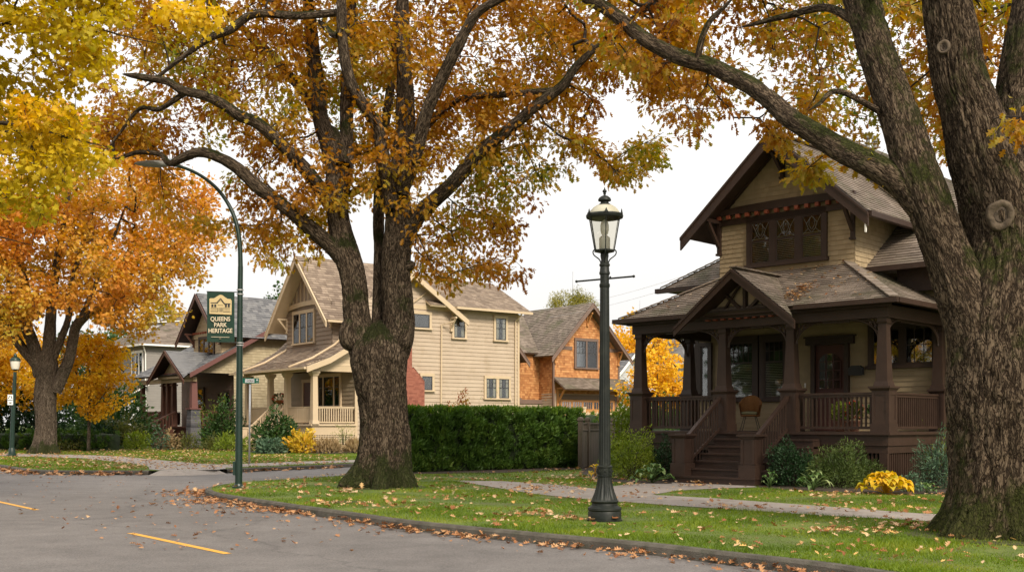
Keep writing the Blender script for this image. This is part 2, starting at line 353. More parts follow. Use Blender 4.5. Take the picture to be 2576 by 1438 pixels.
    m['oak']=leafmat('autumn_oak_leaf',[(0,(.17,.055,.007)),(.25,(.30,.115,.012)),(.48,(.40,.19,.018)),(.62,(.40,.25,.024)),(.76,(.28,.24,.026)),(.88,(.17,.21,.026)),(1,(.09,.14,.02))],.5,.5,.35)
    m['oak2']=leafmat('autumn_oak_leaf_right',[(0,(.14,.04,.007)),(.25,(.27,.1,.014)),(.45,(.37,.17,.02)),(.6,(.36,.24,.03)),(.75,(.25,.24,.035)),(.88,(.14,.2,.03)),(1,(.08,.14,.025))],.48,.6,.4)
    m['orangeleaf']=leafmat('orange_maple_leaf',[(0,(.36,.13,.022)),(.3,(.52,.22,.035)),(.55,(.54,.31,.045)),(.78,(.38,.29,.04)),(1,(.19,.19,.03))],.4,.5,.25)
    m['yellowleaf']=leafmat('yellow_green_maple_leaf',[(0,(.17,.19,.015)),(.25,(.36,.3,.018)),(.5,(.52,.38,.018)),(.8,(.66,.42,.018)),(1,(.66,.32,.02))],.45,.55,.4)
    m['goldleaf']=leafmat('golden_leaf',[(0,(.45,.2,.015)),(.4,(.66,.36,.02)),(.8,(.75,.5,.03)),(1,(.5,.42,.04))],.35,.6,.5)
    m['greenleaf']=leafmat('green_leaf',[(0,(.014,.035,.01)),(.6,(.04,.085,.018)),(1,(.1,.16,.03))],.2,.6,.8)
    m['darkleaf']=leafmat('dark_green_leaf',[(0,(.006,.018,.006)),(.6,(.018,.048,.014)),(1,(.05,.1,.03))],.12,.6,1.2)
    m['limeleaf']=leafmat('lime_green_leaf',[(0,(.07,.12,.015)),(.6,(.17,.22,.025)),(1,(.34,.34,.06))],.3,.6,.8)
    m['hedgeleaf']=leafmat('cedar_hedge_leaf',[(0,(.02,.045,.009)),(.5,(.065,.13,.02)),(.85,(.13,.2,.03)),(1,(.22,.2,.055))],.15,.6,1.5)
    m['tipleaf']=leafmat('fresh_hedge_tip',[(0,(.05,.1,.01)),(1,(.12,.2,.02))],.3)
    m['oliveleaf']=leafmat('olive_shrub_leaf',[(0,(.04,.05,.012)),(.6,(.1,.11,.025)),(1,(.2,.17,.05))],.25,.6,.8)
    m['bluegreen']=leafmat('blue_green_leaf',[(0,(.03,.07,.04)),(.7,(.09,.15,.085)),(1,(.25,.3,.2))],.2,.6,2)
    m['redleaf']=leafmat('russet_leaf',[(0,(.1,.02,.01)),(.5,(.24,.08,.025)),(.8,(.2,.18,.03)),(1,(.12,.2,.03))],.3,.6,1)
    m['strawleaf']=leafmat('straw_grass',[(0,(.2,.13,.06)),(1,(.45,.34,.19))],.25)
    m['hostay']=leafmat('yellow_hosta_leaf',[(0,(.35,.32,.02)),(.5,(.65,.42,.02)),(1,(.7,.4,.03))],.3,.8,3)
    m['hostag']=leafmat('green_hosta_leaf',[(0,(.05,.12,.03)),(.7,(.13,.2,.06)),(1,(.3,.34,.16))],.2,.8,3)
    m['litter']=leafmat('fallen_leaf',[(0,(.16,.055,.02)),(.3,(.32,.14,.05)),(.55,(.44,.26,.12)),(.8,(.55,.4,.25)),(1,(.58,.32,.06))],.1,.9,1)
    m['litterdark']=leafmat('fallen_leaf_gutter',[(0,(.12,.045,.02)),(.4,(.3,.13,.05)),(.75,(.42,.22,.1)),(1,(.52,.34,.18))],.1,.8,1)
    m['barkc']=barkmat('oak_bark',[(.009,.006,.004),(.075,.053,.035),(.165,.123,.086)],moss_amt=.6)
    m['barkr']=barkmat('oak_bark_near',[(.009,.0055,.0035),(.07,.047,.029),(.155,.112,.074)],moss=(.028,.034,.005),moss_amt=.66)
    m['barkl']=barkmat('pale_bark',[(.03,.022,.015),(.10,.076,.055),(.18,.142,.108)],moss_amt=.3)
    m['twig']=mat('twig_bark',[(.02,.014,.01),(.045,.034,.024)],.9)
setup_mats()
ZR=-.14
def flat(name, poly, z, m, kind='structure', rim=None):
    """flat sheet; rim = depth of a skirt going down"""
    mb=MB(); n=len(poly); vs=[(p[0],p[1],z) for p in poly]
    mb.add(vs,[tuple(range(n))],.5)
    o=mb.build(name,m)
    if o.data.polygons[0].normal.z<0: o.data.flip_normals()
    o['kind']=kind; return o
# road: one sheet under everything out to the horizon
flat('road',[(-1500,-300),(1500,-300),(1500,1500),(-1500,1500)],ZR,M['asphalt'])
def smooth(pts,it=2):
    for _ in range(it):
        q=[pts[0]]
        for a,b in zip(pts,pts[1:]): q+= [a*.75+b*.25, a*.25+b*.75]
        q.append(pts[-1]); pts=q
    return pts
def offs(pts,d):
    out=[]
    for i,p in enumerate(pts):
        t=(pts[min(i+1,len(pts)-1)]-pts[max(i-1,0)]); n=Vector((-t.y,t.x,0)).normalized(); out.append(p+n*d)
    return out
K1=[(588,1213),(545,1218),(518,1225),(514,1231),(536,1240),(600,1250),(680,1261),(759,1273),(879,1289),(1030,1311),(1278,1334),(1424,1348),(1591,1362),(1694,1373),(1835,1390),(1909,1398),(2068,1415),(2200,1436)]
K1=[gnd(u,v) for u,v in K1]
dd=(K1[-1]-K1[-3]).normalized()
K1=[Vector((20,66,0)),Vector((2,42.6,0)),Vector((-3.4,34.9,0)),gnd(800,1199),gnd(680,1206)]+K1+[K1[-1]+dd*8,K1[-1]+dd*60]
K1s=smooth(K1,2)
def kerb_strip(name, pts, side, w=.15):
    """side=+1: block lies to the left of travel"""
    ins=offs(pts,side*w); i2=offs(pts,side*.035); n=len(pts); vs=[]; fs=[]
    for i in range(n):
        for p,z in ((pts[i]-(i2[i]-pts[i])*.6,ZR-.05),(pts[i],-.035),(i2[i],0.0),(ins[i],.002),(ins[i],-.1)): vs.append((p.x,p.y,z))
    for i in range(n-1):
        for k in range(4): fs.append((i*5+k,i*5+k+1,i*5+5+k+1,i*5+5+k))
    mb=MB(); mb.add(vs,fs,.5); o=mb.build(name,M['kerb']); o['kind']='structure'; return o
kerb_strip('kerb',K1s,1)
near_in=offs(K1s,.13)
NEAR=[(p.x,p.y) for p in near_in]+[(400,-60),(600,600),(110,170)]
flat('lawn',NEAR,-.004,M['lawn'])
# far block across the side street
K2L=[Vector((-70,106,0)),Vector((-30,54.5,0))]+[gnd(u,v) for u,v in ((0,1168),(48,1177),(100,1182),(200,1182.5),(376,1182.5),(424,1185))]
K2R=[gnd(u,v) for u,v in ((545,1181),(615,1176),(720,1172),(820,1168),(900,1164))]+[Vector((13,66.5,0)),Vector((60,127,0))]
K2=K2L+K2R; K2s=smooth(K2,2)
def sub(pts,f0,f1): return [p for p in pts if f0<=p.x<=f1]
kl=sub(K2s,-200,-11.6); kr=sub(K2s,-9.6,100)
kerb_strip('kerb',kl,1); kerb_strip('kerb',kr,1)
fi=offs(K2s,.13)
FAR=[(p.x,p.y) for p in fi]+[(340,600),(700,1500),(-700,1500),(-160,300)]
flat('lawn',FAR,-.004,M['lawn'])
# opposite side of the main road (outside the frame)
dr=Vector((-.617,.787,0)); K3=[Vector((-9.15,14.9,0))+dr*t for t in (150,60,40,20,0,-20,-40)]
kerb_strip('kerb',K3,-1)
LEFT=[(p.x,p.y) for p in offs(K3,-.13)]+[(-200,-60),(-300,300)]
flat('lawn',LEFT,-.004,M['lawn'])
# driveway apron / ramp and pavements of the far block
WALKS=[]
def walk(name,uv,z=.006,m='walk'):
    p=[gnd(u,v) if not isinstance(u,Vector) else u for u,v in uv]; WALKS.append([(q.x,q.y) for q in p]); return flat(name,[(q.x,q.y) for q in p],z,M[m])
walk('pavement',[(1136,1207.5),(1220,1221),(1337,1241),(1482,1256),(1650,1268),(1800,1278),(2050,1295),(2300,1308),(2576,1326),(3200,1372),(3200,1340),(2576,1304),(2300,1290),(2100,1275),(1950,1264),(1800,1253),(1640,1244),(1700,1234),(1810,1227),(1905,1225),(1880,1215),(1690,1209),(1560,1220),(1503,1229),(1366,1216),(1270,1210)])
walk('pavement',[(424,1184),(545,1181),(600,1174.5),(720,1169),(900,1162.5),(1300,1140),(1300,1137),(900,1156),(720,1161.5),(560,1168),(520,1167),(430,1159),(380,1155),(300,1147),(210,1143.5),(0,1140),(-300,1137),(-300,1141),(0,1146),(210,1152),(300,1162),(370,1171.5),(376,1180)],z=.007)
ap=MB(); fo_=offs(K2s,-.34); ii=[i for i,p in enumerate(K2s) if -11.7<p.x<-9.5]; n_=len(ii)
I_=[Vector((fi[i].x,fi[i].y,.0078)) for i in ii]; O_=[Vector((fo_[i].x,fo_[i].y,ZR+.004)) for i in ii]; ap.add(I_+O_,[(i,i+n_,i+n_+1,i+1) for i in range(n_-1)],.5); o=ap.build('driveway_ramp',M['walk']); o['kind']='structure'
walk('pavement',[(845,1193),(900,1200),(960,1204),(1040,1206),(1040,1202),(960,1198),(880,1190.5)],z=.005)
BEDS=[]
def bed(uv):
    p=[gnd(u,v) for u,v in uv]; BEDS.append([(q.x,q.y) for q in p]); return flat('mulch_bed',[(q.x,q.y) for q in p],.009,M['mulch'])
bed([(1500,1203),(1560,1213),(1640,1216),(1690,1216),(1690,1190),(1720,1165),(1470,1165),(1460,1190)])
bed([(1905,1226),(1990,1232),(2080,1238),(2250,1243),(2400,1240),(2620,1238),(2620,1170),(1960,1170)])
bed([(360,1124),(600,1133),(660,1141),(830,1141),(905,1140),(905,1118),(640,1112),(330,1114)])
bed([(1010,1192),(1250,1189),(1460,1180),(1475,1168),(1015,1180)])
bed([(-100,1128),(140,1124),(340,1119),(340,1110),(-100,1115)])
def soil(u,v,r,k):
    c=gnd(u,v); pts=[]
    for i in range(28):
        a=i/28*6.283; q=r*(1+.35*noise.noise((math.cos(a)*1.3+k,math.sin(a)*1.3,k))+.12*noise.noise((math.cos(a)*4+k,math.sin(a)*4,k))); pts.append((c.x+q*math.cos(a),c.y+q*math.sin(a)*.9))
    SOILS.append(pts); flat('bare_soil',pts,.003,M['soil'])
SOILS=[]
M['soil']=mat('mossy_bare_soil',[(.02,.018,.007),(.045,.05,.01),(.06,.075,.012)],.95,5,.1,bump=.8,bscale=40,dirt=(.04,.027,.014),dscale=2)
soil(960,1224,1.1,1); soil(2500,1345,1.25,5); soil(870,1262,.4,12)
# yellow dashes of the centre line
def dash(a,b,w=.11):
    a=gnd(*a,ZR); b=gnd(*b,ZR); d=(b-a).normalized(); n=Vector((-d.y,d.x,0))*w/2
    mb=MB(); mb.add([(p.x,p.y,ZR+.004) for p in (a-n,b-n,b+n,a+n)],[(0,1,2,3)],.5); o=mb.build('road_marking',M['yellowline']); o['kind']='structure'
    if o.data.polygons[0].normal.z<0: o.data.flip_normals()
a0=gnd(328,1340,ZR); b0=gnd(573,1392,ZR); stp=(b0-a0)
dash((328,1340),(573,1392)); dash((-40,1253),(93,1282))
for k in (-3,2):
    p=a0+stp*k*1.8; q=p+stp*.9
    w=stp.normalized(); n=Vector((-w.y,w.x,0))*.055
    mb=MB(); mb.add([(s.x,s.y,ZR+.004) for s in (p-n,q-n,q+n,p+n)],[(0,1,2,3)],.5); o=mb.build('road_marking',M['yellowline']); o['kind']='structure'

# ---------- grass ----------
def grass(name, poly, N, sampler, hgt, wid, excl):
    x,y=sampler(N); ok=inpoly(x,y,poly)
    for e in excl: ok&=~inpoly(x,y,e)
    for e in SOILS: ok&=~(inpoly(x,y,e)&(NR.random(len(x))<.5))
    x=x[ok]; y=y[ok]; n=len(x)
    h=hgt*(.5+NR.random(n))*(.75+.5*np.sin(x*1.7+np.sin(y*2.1)*1.3)*np.sin(y*1.3+x*.6)); w=wid*(.6+.8*NR.random(n)); th=NR.random(n)*6.283; le=NR.normal(size=(n,2))*h[:,None]*.55
    c=np.stack([x,y,np.full(n,-.012)],1); wx=np.stack([np.cos(th)*w,np.sin(th)*w,0*w],1)
    tip=c+np.stack([le[:,0],le[:,1],h],1)
    V=np.stack([c-wx,c+wx,tip],1).reshape(-1,3)
    me=bpy.data.meshes.new(name); me.vertices.add(n*3); me.vertices.foreach_set('co',V.ravel().astype(np.float32))
    me.loops.add(n*3); me.loops.foreach_set('vertex_index',np.arange(n*3,dtype=np.int32)); me.polygons.add(n)
    me.polygons.foreach_set('loop_start',np.arange(0,n*3,3,dtype=np.int32)); me.polygons.foreach_set('loop_total',np.full(n,3,np.int32)); me.update(calc_edges=True)
    a=me.attributes.new('rnd','FLOAT','POINT'); a.data.foreach_set('value',np.repeat(np.clip(NR.random(n)*.8+.2*NR.random(n)**3,0,1),3).astype(np.float32)); me.materials.append(M['grass'])
    o=link(bpy.data.objects.new(name,me)); return o
def samp(Y0,Y1,p,x0=-.52,x1=.55):
    def f(N):
        y=Y0+(Y1-Y0)*NR.random(N)**p; x=y*(x0+(x1-x0)*NR.random(N)); return x,y
    return f
EX=WALKS+BEDS
o=grass('grass',NEAR,330000,samp(11,30,1.25,-.32,.56),.05,.006,EX); tag(o,'short green lawn grass growing on the near corner verge',None,None,'stuff')
o=grass('grass',NEAR,60000,samp(28,46,1,-.2,.4),.055,.011,EX); tag(o,'short lawn grass beyond the near pavement by the hedge',None,None,'stuff')
o=grass('grass',FAR,140000,samp(34,66,1,-.52,-.1),.06,.014,EX); tag(o,'short grass on the verges across the side street',None,None,'stuff')

# ---------- fallen leaves ----------
def curled():
    v,f=OAK; v=v.copy(); v[:,2]+=.55*(v[:,0]-.5)**2+.5*np.abs(v[:,1]); return v,f
CUR=curled()
def litter(name,x,y,z,size,m,label):
    n=len(x); C=np.stack([x,y,z],1); D=unit(n); D[:,2]*=.25; N=unit(n)*.5; N[:,2]=1
    o=leaf_cloud(name,C,D,N,size*(.35+.9*NR.random(n)**1.5),CUR,m,width=1.2); tag(o,label,None,None,'stuff'); return o
def scat(poly,N,smp,clump=.5,excl=()):
    x,y=smp(N); ok=inpoly(x,y,poly)
    for e in excl: ok&=~inpoly(x,y,e)
    nz=np.array([noise.noise((a*.9,b*.9,3)) for a,b in zip(x,y)]); ok&=(nz+NR.random(len(x))*.9>clump)
    return x[ok],y[ok]
x,y=scat(NEAR,5200,samp(11.5,42,1.0,-.33,.56),.35,BEDS[1:])
cx_,cy_=samp(12,40,1.0,-.3,.52)(90); k_=NR.integers(0,90,2600); sp_=.15+.5*NR.random(90)**2; x2=cx_[k_]+NR.normal(size=2600)*sp_[k_]; y2=cy_[k_]+NR.normal(size=2600)*sp_[k_]; ok=inpoly(x2,y2,NEAR); x=np.concatenate([x,x2[ok]]); y=np.concatenate([y,y2[ok]]); NX,NY=x,y
near=np.argsort(NY)[:300]; rest=np.setdiff1d(np.arange(len(NX)),near)
litter('leaf_litter',NX[rest],NY[rest],np.full(len(rest),.045),.12,M['litter'],'pale brown fallen leaves scattered over the near lawn and pavement')
# the nearest three hundred, one object each
vars_=[]
for k in range(6):
    v,f=CUR; v=v.copy(); v[:,2]*=random.uniform(.5,1.6); v[:,1]*=random.uniform(.6,1.3); v[:,0]-=.5
    me=bpy.data.meshes.new('fallen_leaf'); me.from_pydata([tuple(q) for q in v],[],f); a=me.attributes.new('rnd','FLOAT','POINT'); r=[.08,.3,.55,.75,.9,1.0][k]; a.data.foreach_set('value',[r]*len(v)); me.materials.append(M['litter']); vars_.append(me)
proto=[bpy.data.objects.new('fallen_leaf',me) for me in vars_]
kinds=['dark rust-brown','orange-brown','tan brown','pale buff','straw-coloured','bright orange-yellow']
for j,i in enumerate(near):
    k=random.randrange(6); o=proto[k].copy(); COL.objects.link(o); o.location=(NX[i],NY[i],.05); s=random.uniform(.06,.125); o.scale=(s,s,s); o.rotation_euler=(random.uniform(-.5,.5),random.uniform(-.5,.5),random.uniform(0,6.28))
    o['label']=kinds[k]+' curled oak leaf fallen on the near grass verge beside the kerb'; o['category']='fallen leaf'; o['group']=kinds[k]+' leaves fallen on the near verge'
x,y=scat(FAR,9000,samp(35,64,1,-.52,-.15),.42); k_=(y<53)|(x<-15); x=x[k_]; y=y[k_]; litter('leaf_litter',x,y,np.full(len(x),.04),.13,M['litter'],'orange and tan leaves thick on the far verge under the left trees')
# drifts against the kerb on the road
def kerbdrift(pts,n,out,label,size=.1,y1=60):
    P=[p for p in pts if 9<p.y<y1]; X=[];Yy=[];Z=[]
    seg=[(a,b) for a,b in zip(P,P[1:])]; L=np.array([(b-a).length for a,b in seg]); L/=L.sum()
    for k in NR.choice(len(seg),n,p=L):
        a,b=seg[k]; t=random.random(); p=a.lerp(b,t); d=(b-a).normalized(); nn=Vector((d.y,-d.x,0))
        if noise.noise((p.x*1.1,p.y*1.1,0))*.9+random.random()<.42: continue
        dd=.03+abs(random.expovariate(1/out)); q=p+nn*dd; X.append(q.x);Yy.append(q.y);Z.append(ZR+.02+.05*random.random()*math.exp(-dd*4))
    return litter('leaf_litter',np.array(X),np.array(Yy),np.array(Z),size,M['litterdark'],label)
kerbdrift(K1s,1600,.16,'rust brown leaves drifted in the gutter along the near kerb',.11,27)
kerbdrift([p for p in K1s if 17<p.y<27 and p.x<-4],900,.45,'pile of brown leaves on the road around the kerb corner',.12)
kerbdrift(kl,1500,.3,'orange leaves lining the gutter at the far left kerb',.19)
kerbdrift(kr,700,.2,'orange leaves lying along the kerb across the side street',.19)
x,y=samp(14,34,1,-.5,.1)(520); ok=~inpoly(x,y,NEAR)&~inpoly(x,y,FAR)&(x+ (y-15)*.78>-5.5); litter('leaf_litter',x[ok],y[ok],np.full(ok.sum(),ZR+.015),.09,M['litterdark'],'stray brown leaves lying out on the open road')
def window(parent,p,rot,w,h,m_trim,n=1,trim=.11,kind='hung',munt=None,fill='dark',glass='glassd',sash='sash',sill=True,head=0.0,ratios=None,mull=None,label=None):
    """frame (part) > pane, sash, blind/curtain, sill (sub-parts). p = bottom centre of the opening on the wall, outward is local -y"""
    f=MB(); d=.085; mull=mull or trim
    f.box(-w/2-trim,-w/2,-d,.0,0,h); f.box(w/2,w/2+trim,-d,.0,0,h)
    f.box(-w/2-trim-head,w/2+trim+head,-d-.015,.0,h,h+trim*1.15)
    if not sill: f.box(-w/2-trim,w/2+trim,-d,0,-trim,0)
    iw=(w-mull*(n-1))/n; cells=[]; x=-w/2
    ws=[iw]*n if not ratios else [r*(w-mull*(n-1)) for r in ratios]
    for k in range(n):
        cells.append((x,x+ws[k])); x+=ws[k]
        if k<n-1: f.box(x,x+mull,-d+.004,0,0,h); x+=mull
    fo=f.build('window',m_trim,parent,loc=p,rot=rot)
    if label: fo['label']=label
    if sill:
        s=MB(); s.box(-w/2-trim-.04,w/2+trim+.04,-d-.06,0,-.09,0); s.build('sill',m_trim,fo)
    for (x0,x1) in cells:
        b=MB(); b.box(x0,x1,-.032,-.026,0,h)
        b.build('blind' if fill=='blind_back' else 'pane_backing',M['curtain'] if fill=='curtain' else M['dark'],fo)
        sa=MB(); t=.045; y0,y1=-.072,-.045
        sa.box(x0,x0+t,y0,y1,0,h); sa.box(x1-t,x1,y0,y1,0,h); sa.box(x0+t,x1-t,y0,y1,0,t*1.3); sa.box(x0+t,x1-t,y0,y1,h-t,h)
        top0=0
        if kind=='hung': sa.box(x0+t,x1-t,y0-.008,y1,h*.52,h*.52+t); top0=h*.52+t
        if kind=='cottage': sa.box(x0+t,x1-t,y0-.008,y1,h*.62,h*.62+t); top0=h*.62+t
        if munt:
            nx,ny,full=munt; z0=0 if full else top0
            for i in range(1,nx): xx=x0+(x1-x0)*i/nx; sa.box(xx-.011,xx+.011,y0+.006,y1,z0,h-t)
            for j in range(1,ny): zz=z0+(h-z0)*j/ny; sa.box(x0+t,x1-t,y0+.006,y1,zz-.011,zz+.011)
        sa.build('sash',M[sash],fo)
        if munt is None and kind in('leaded','cottage_leaded'):
            pass
        g=MB(); g.box(x0+t*.5,x1-t*.5,-.0585,-.0555,t,h-t); g.build('pane',M[glass],fo)
        if fill=='blind':
            bl=MB(); z=.05
            zt=h*.6
            while z<zt:
                bl.add([(x0+.03,-.052,z),(x1-.03,-.052,z),(x1-.03,-.036,z+.022),(x0+.03,-.036,z+.022)],[(0,1,2,3)],.5); z+=.05
            bl.build('blind',M['blind'],fo)
        if fill=='curtain2':
            cu=MB(); ww=(x1-x0)
            for a_,b_ in ((x0+.03,x0+ww*.3),(x1-ww*.3,x1-.03)):
                n_=5
                for i in range(n_): cu.box(a_+(b_-a_)*i/n_,a_+(b_-a_)*(i+.8)/n_,-.05,-.036,.03,h-.04)
            cu.build('curtain',M['curtain'],fo)
    return fo
def leaded(fo,x0,x1,z0,z1,m='steel'):
    """diamond came-work on the upper sash"""
    l=MB(); xm=(x0+x1)/2; zm=(z0+z1)/2; w=(x1-x0); h=(z1-z0); y=-.064
    pts=[(xm,z1),(xm+w*.3,zm+h*.1),(xm+w*.2,zm-h*.2),(xm,z0+.02),(xm-w*.2,zm-h*.2),(xm-w*.3,zm+h*.1),(xm,z1)]
    l.tube([(a,y,b) for a,b in pts],.005,5)
    for s in (-1,1):
        l.tube([(xm+s*w*.5,y,z1),(xm+s*w*.3,y,zm+h*.1)],.004,5); l.tube([(xm+s*w*.5,y,z0),(xm+s*w*.2,y,zm-h*.2)],.004,5)
        l.tube([(xm+s*w*.12,y,z1-.03),(xm+s*w*.16,y,zm),(xm+s*w*.02,y,z0+h*.25)],.004,5)
    l.build('leading',M['lamphead'],fo)
def railing(parent,p0,p1,z0,z1,m,step=.13,bw=.04,z0b=None,z1b=None,solid=False,name='railing'):
    """rail from p0 to p1 (xy); bottoms z0->z0b, tops z1->z1b"""
    z0b=z0 if z0b is None else z0b; z1b=z1 if z1b is None else z1b
    mb=MB(); a=Vector((*p0,0)); b=Vector((*p1,0)); L=(b-a).length
    A=Vector((p0[0],p0[1],z1)); B=Vector((p1[0],p1[1],z1b)); mb.bar(A,B,.11,.05); mb.bar(A-Vector((0,0,.06)),B-Vector((0,0,.06)),.06,.06)
    C=Vector((p0[0],p0[1],z0+.1)); D=Vector((p1[0],p1[1],z0b+.1)); mb.bar(C,D,.06,.07)
    ang=math.atan2(b.y-a.y,b.x-a.x); n=max(1,int(L/step)); w2=bw/2
    if solid:
        mb.bar((A+C)/2+Vector((0,0,0)),(B+D)/2,.03,(z1-z0)-.2)
    for i in range(1,n):
        t=i/n; x=a.x+(b.x-a.x)*t; y=a.y+(b.y-a.y)*t; za=z0+(z0b-z0)*t+.1; zb=z1+(z1b-z1)*t-.06
        mb.M=Matrix.Translation((x,y,0))@Matrix.Rotation(ang,4,'Z'); mb.box(-w2,w2,-w2,w2,za,zb); mb.M=Matrix.Identity(4)
    return mb.build(name,m,parent)
def column(parent,x,y,z0,zc,z1,w,s0,s1,m,m2=None,name='column',pan=True):
    mb=MB()
    mb.frus(x,y,z0,z0+.2,w+.06,w+.06); mb.frus(x,y,z0+.2,zc-.06,w,w); mb.frus(x,y,zc-.06,zc,w+.04,w+.1); mb.frus(x,y,zc,zc+.05,w+.14,w+.14)
    if pan:
        for sx,sy in ((0,-1),(1,0)):
            for k in (-1,1):   # raised stiles forming a recessed panel
                if sy: mb.box(x+k*w*.5-(.07 if k>0 else 0),x+k*w*.5+(.07 if k<0 else 0),y-w/2-.014,y-w/2,z0+.2,zc-.06)
                else: mb.box(x+w/2,x+w/2+.014,y+k*w*.5-(.07 if k>0 else 0),y+k*w*.5+(.07 if k<0 else 0),z0+.2,zc-.06)
            for za,zb in ((z0+.2,z0+.3),(zc-.16,zc-.06)):
                if sy: mb.box(x-w*.5+.071,x+w*.5-.071,y-w/2-.013,y-w/2,za,zb)
                else: mb.box(x+w/2,x+w/2+.013,y-w*.5+.071,y+w*.5-.071,za,zb)
    o=mb.build(name,m,parent)
    sh=MB(); sh.frus(x,y,zc+.05,zc+.17,s0+.08,s0+.03); sh.frus(x,y,zc+.17,z1-.14,s0,s1); sh.frus(x,y,z1-.14,z1-.1,s1+.05,s1+.08); sh.frus(x,y,z1-.1,z1,s1+.04,s1+.04)
    sh.build('shaft',m2 or m,o); return o
def roof(parent,polys,expo,m,msoff,tab=.3,proud=.022,th=.1,name='roof'):
    mb=MB(); so=MB()
    for P in polys:
        P=[Vector(p) for p in P]; nn=Vector((0,0,0))
        for i in range(1,len(P)-1): nn+=(P[i]-P[0]).cross(P[i+1]-P[0])
        nn.normalize(); nn=nn if nn.z>0 else -nn
        courses(mb,P,nn,expo,proud,tab,.012)
        so.ext([p-nn*.006 for p in P],-nn*th)
    r=mb.build(name,m,parent); so.build('soffit',msoff,r); return r
def hipcap(parent,segs,m,w=.24):
    for a,b in segs:
        mb=MB(); a=Vector(a);b=Vector(b);n=max(2,int((b-a).length/.3))
        for i in range(n):
            p=a.lerp(b,i/n); q=a.lerp(b,(i+1.1)/n); mb.bar(p+Vector((0,0,.03)),q+Vector((0,0,.015)),w,.03)
        mb.build('ridge_cap',m,parent)
def barge(parent,peak,tips,h,th,m,name='barge_board'):
    """verge boards in the plane y=peak.y (outward -y)"""
    mb=MB(); pk=Vector(peak)
    for tp in tips:
        tp=Vector(tp); d=(tp-pk).normalized(); dn=Vector((0,0,-1)); vl=h/ max(.3,abs(d.x))*1.0
        mb.ext([pk,tp,tp+dn*vl*.95,pk+dn*vl],(0,-th,0)); mb.ext([pk+Vector((0,-th,.03)),tp+Vector((0,-th,.03)),tp+Vector((0,-th,-.05)),pk+Vector((0,-th,-.05))],(0,-.03,0))
    return mb.build(name,m,parent)
def bracket(parent,x,y,z,m,L=.6,H=.7,w=.1,rot=0):
    """knee brace: wall at y, reaching out along -y; z = top"""
    mb=MB(); mb.box(-w/2,w/2,-L,0,-.1,0); mb.box(-w/2,w/2,-.1,0,-H,-.1); mb.bar((0,-L*.85,-.1),(0,-.06,-H*.82),w*.9,.09,up=(1,0,0)); mb.box(-w*.7,w*.7,-.14,0,-H-.06,-H)
    return mb.build('bracket',m,parent,loc=(x,y,z),rot=rot)
def arch(parent,x0,x1,y,z,m,axis='x',drop=.32,th=.06):
    """curved fretwork corner brackets and shallow arch under a porch beam"""
    mb=MB(); n=14; L=x1-x0; rr=min(.75,L*.4)
    def P(s,zz,t): return (s,y+t,zz) if axis=='x' else (y+t,s,zz)
    for sgn,xs in ((1,x0),(-1,x1)):
        pts=[(xs+sgn*rr*(1-math.cos(k/n*math.pi/2)), z-drop*1.6*(1-math.sin(k/n*math.pi/2))) for k in range(n+1)]
        mb.tube([P(a,b,0) for a,b in pts],[.035]*(n+1),6)
        pts2=[(xs+sgn*rr*.55*(1-math.cos(k/n*math.pi/2)), z-.02-drop*.85*(1-math.sin(k/n*math.pi/2))) for k in range(n+1)]
        mb.tube([P(a,b,0) for a,b in pts2],[.022]*(n+1),6)
        for q in (3,6,9,12): mb.bar(P(*pts[q],0),P(xs+sgn*.03+sgn*.1*q/3,z-.02,0),.03,.03)
        for q in (2,5,8): mb.lathe([(.0,-.03),(.035,-.015),(.035,.015),(.0,.03)],P((pts[q][0]+pts2[q][0])/2,(pts[q][1]+pts2[q][1])/2,0),8)
    a0,a1=(x0+rr,x1-rr)
    if a1>a0: mb.ext([P(a0,z,-th/2),P(a1,z,-th/2),P(a1,z-.05,-th/2),P(a0,z-.05,-th/2)],(0,th,0) if axis=='x' else (th,0,0))
    return mb.build('fretwork',m,parent)

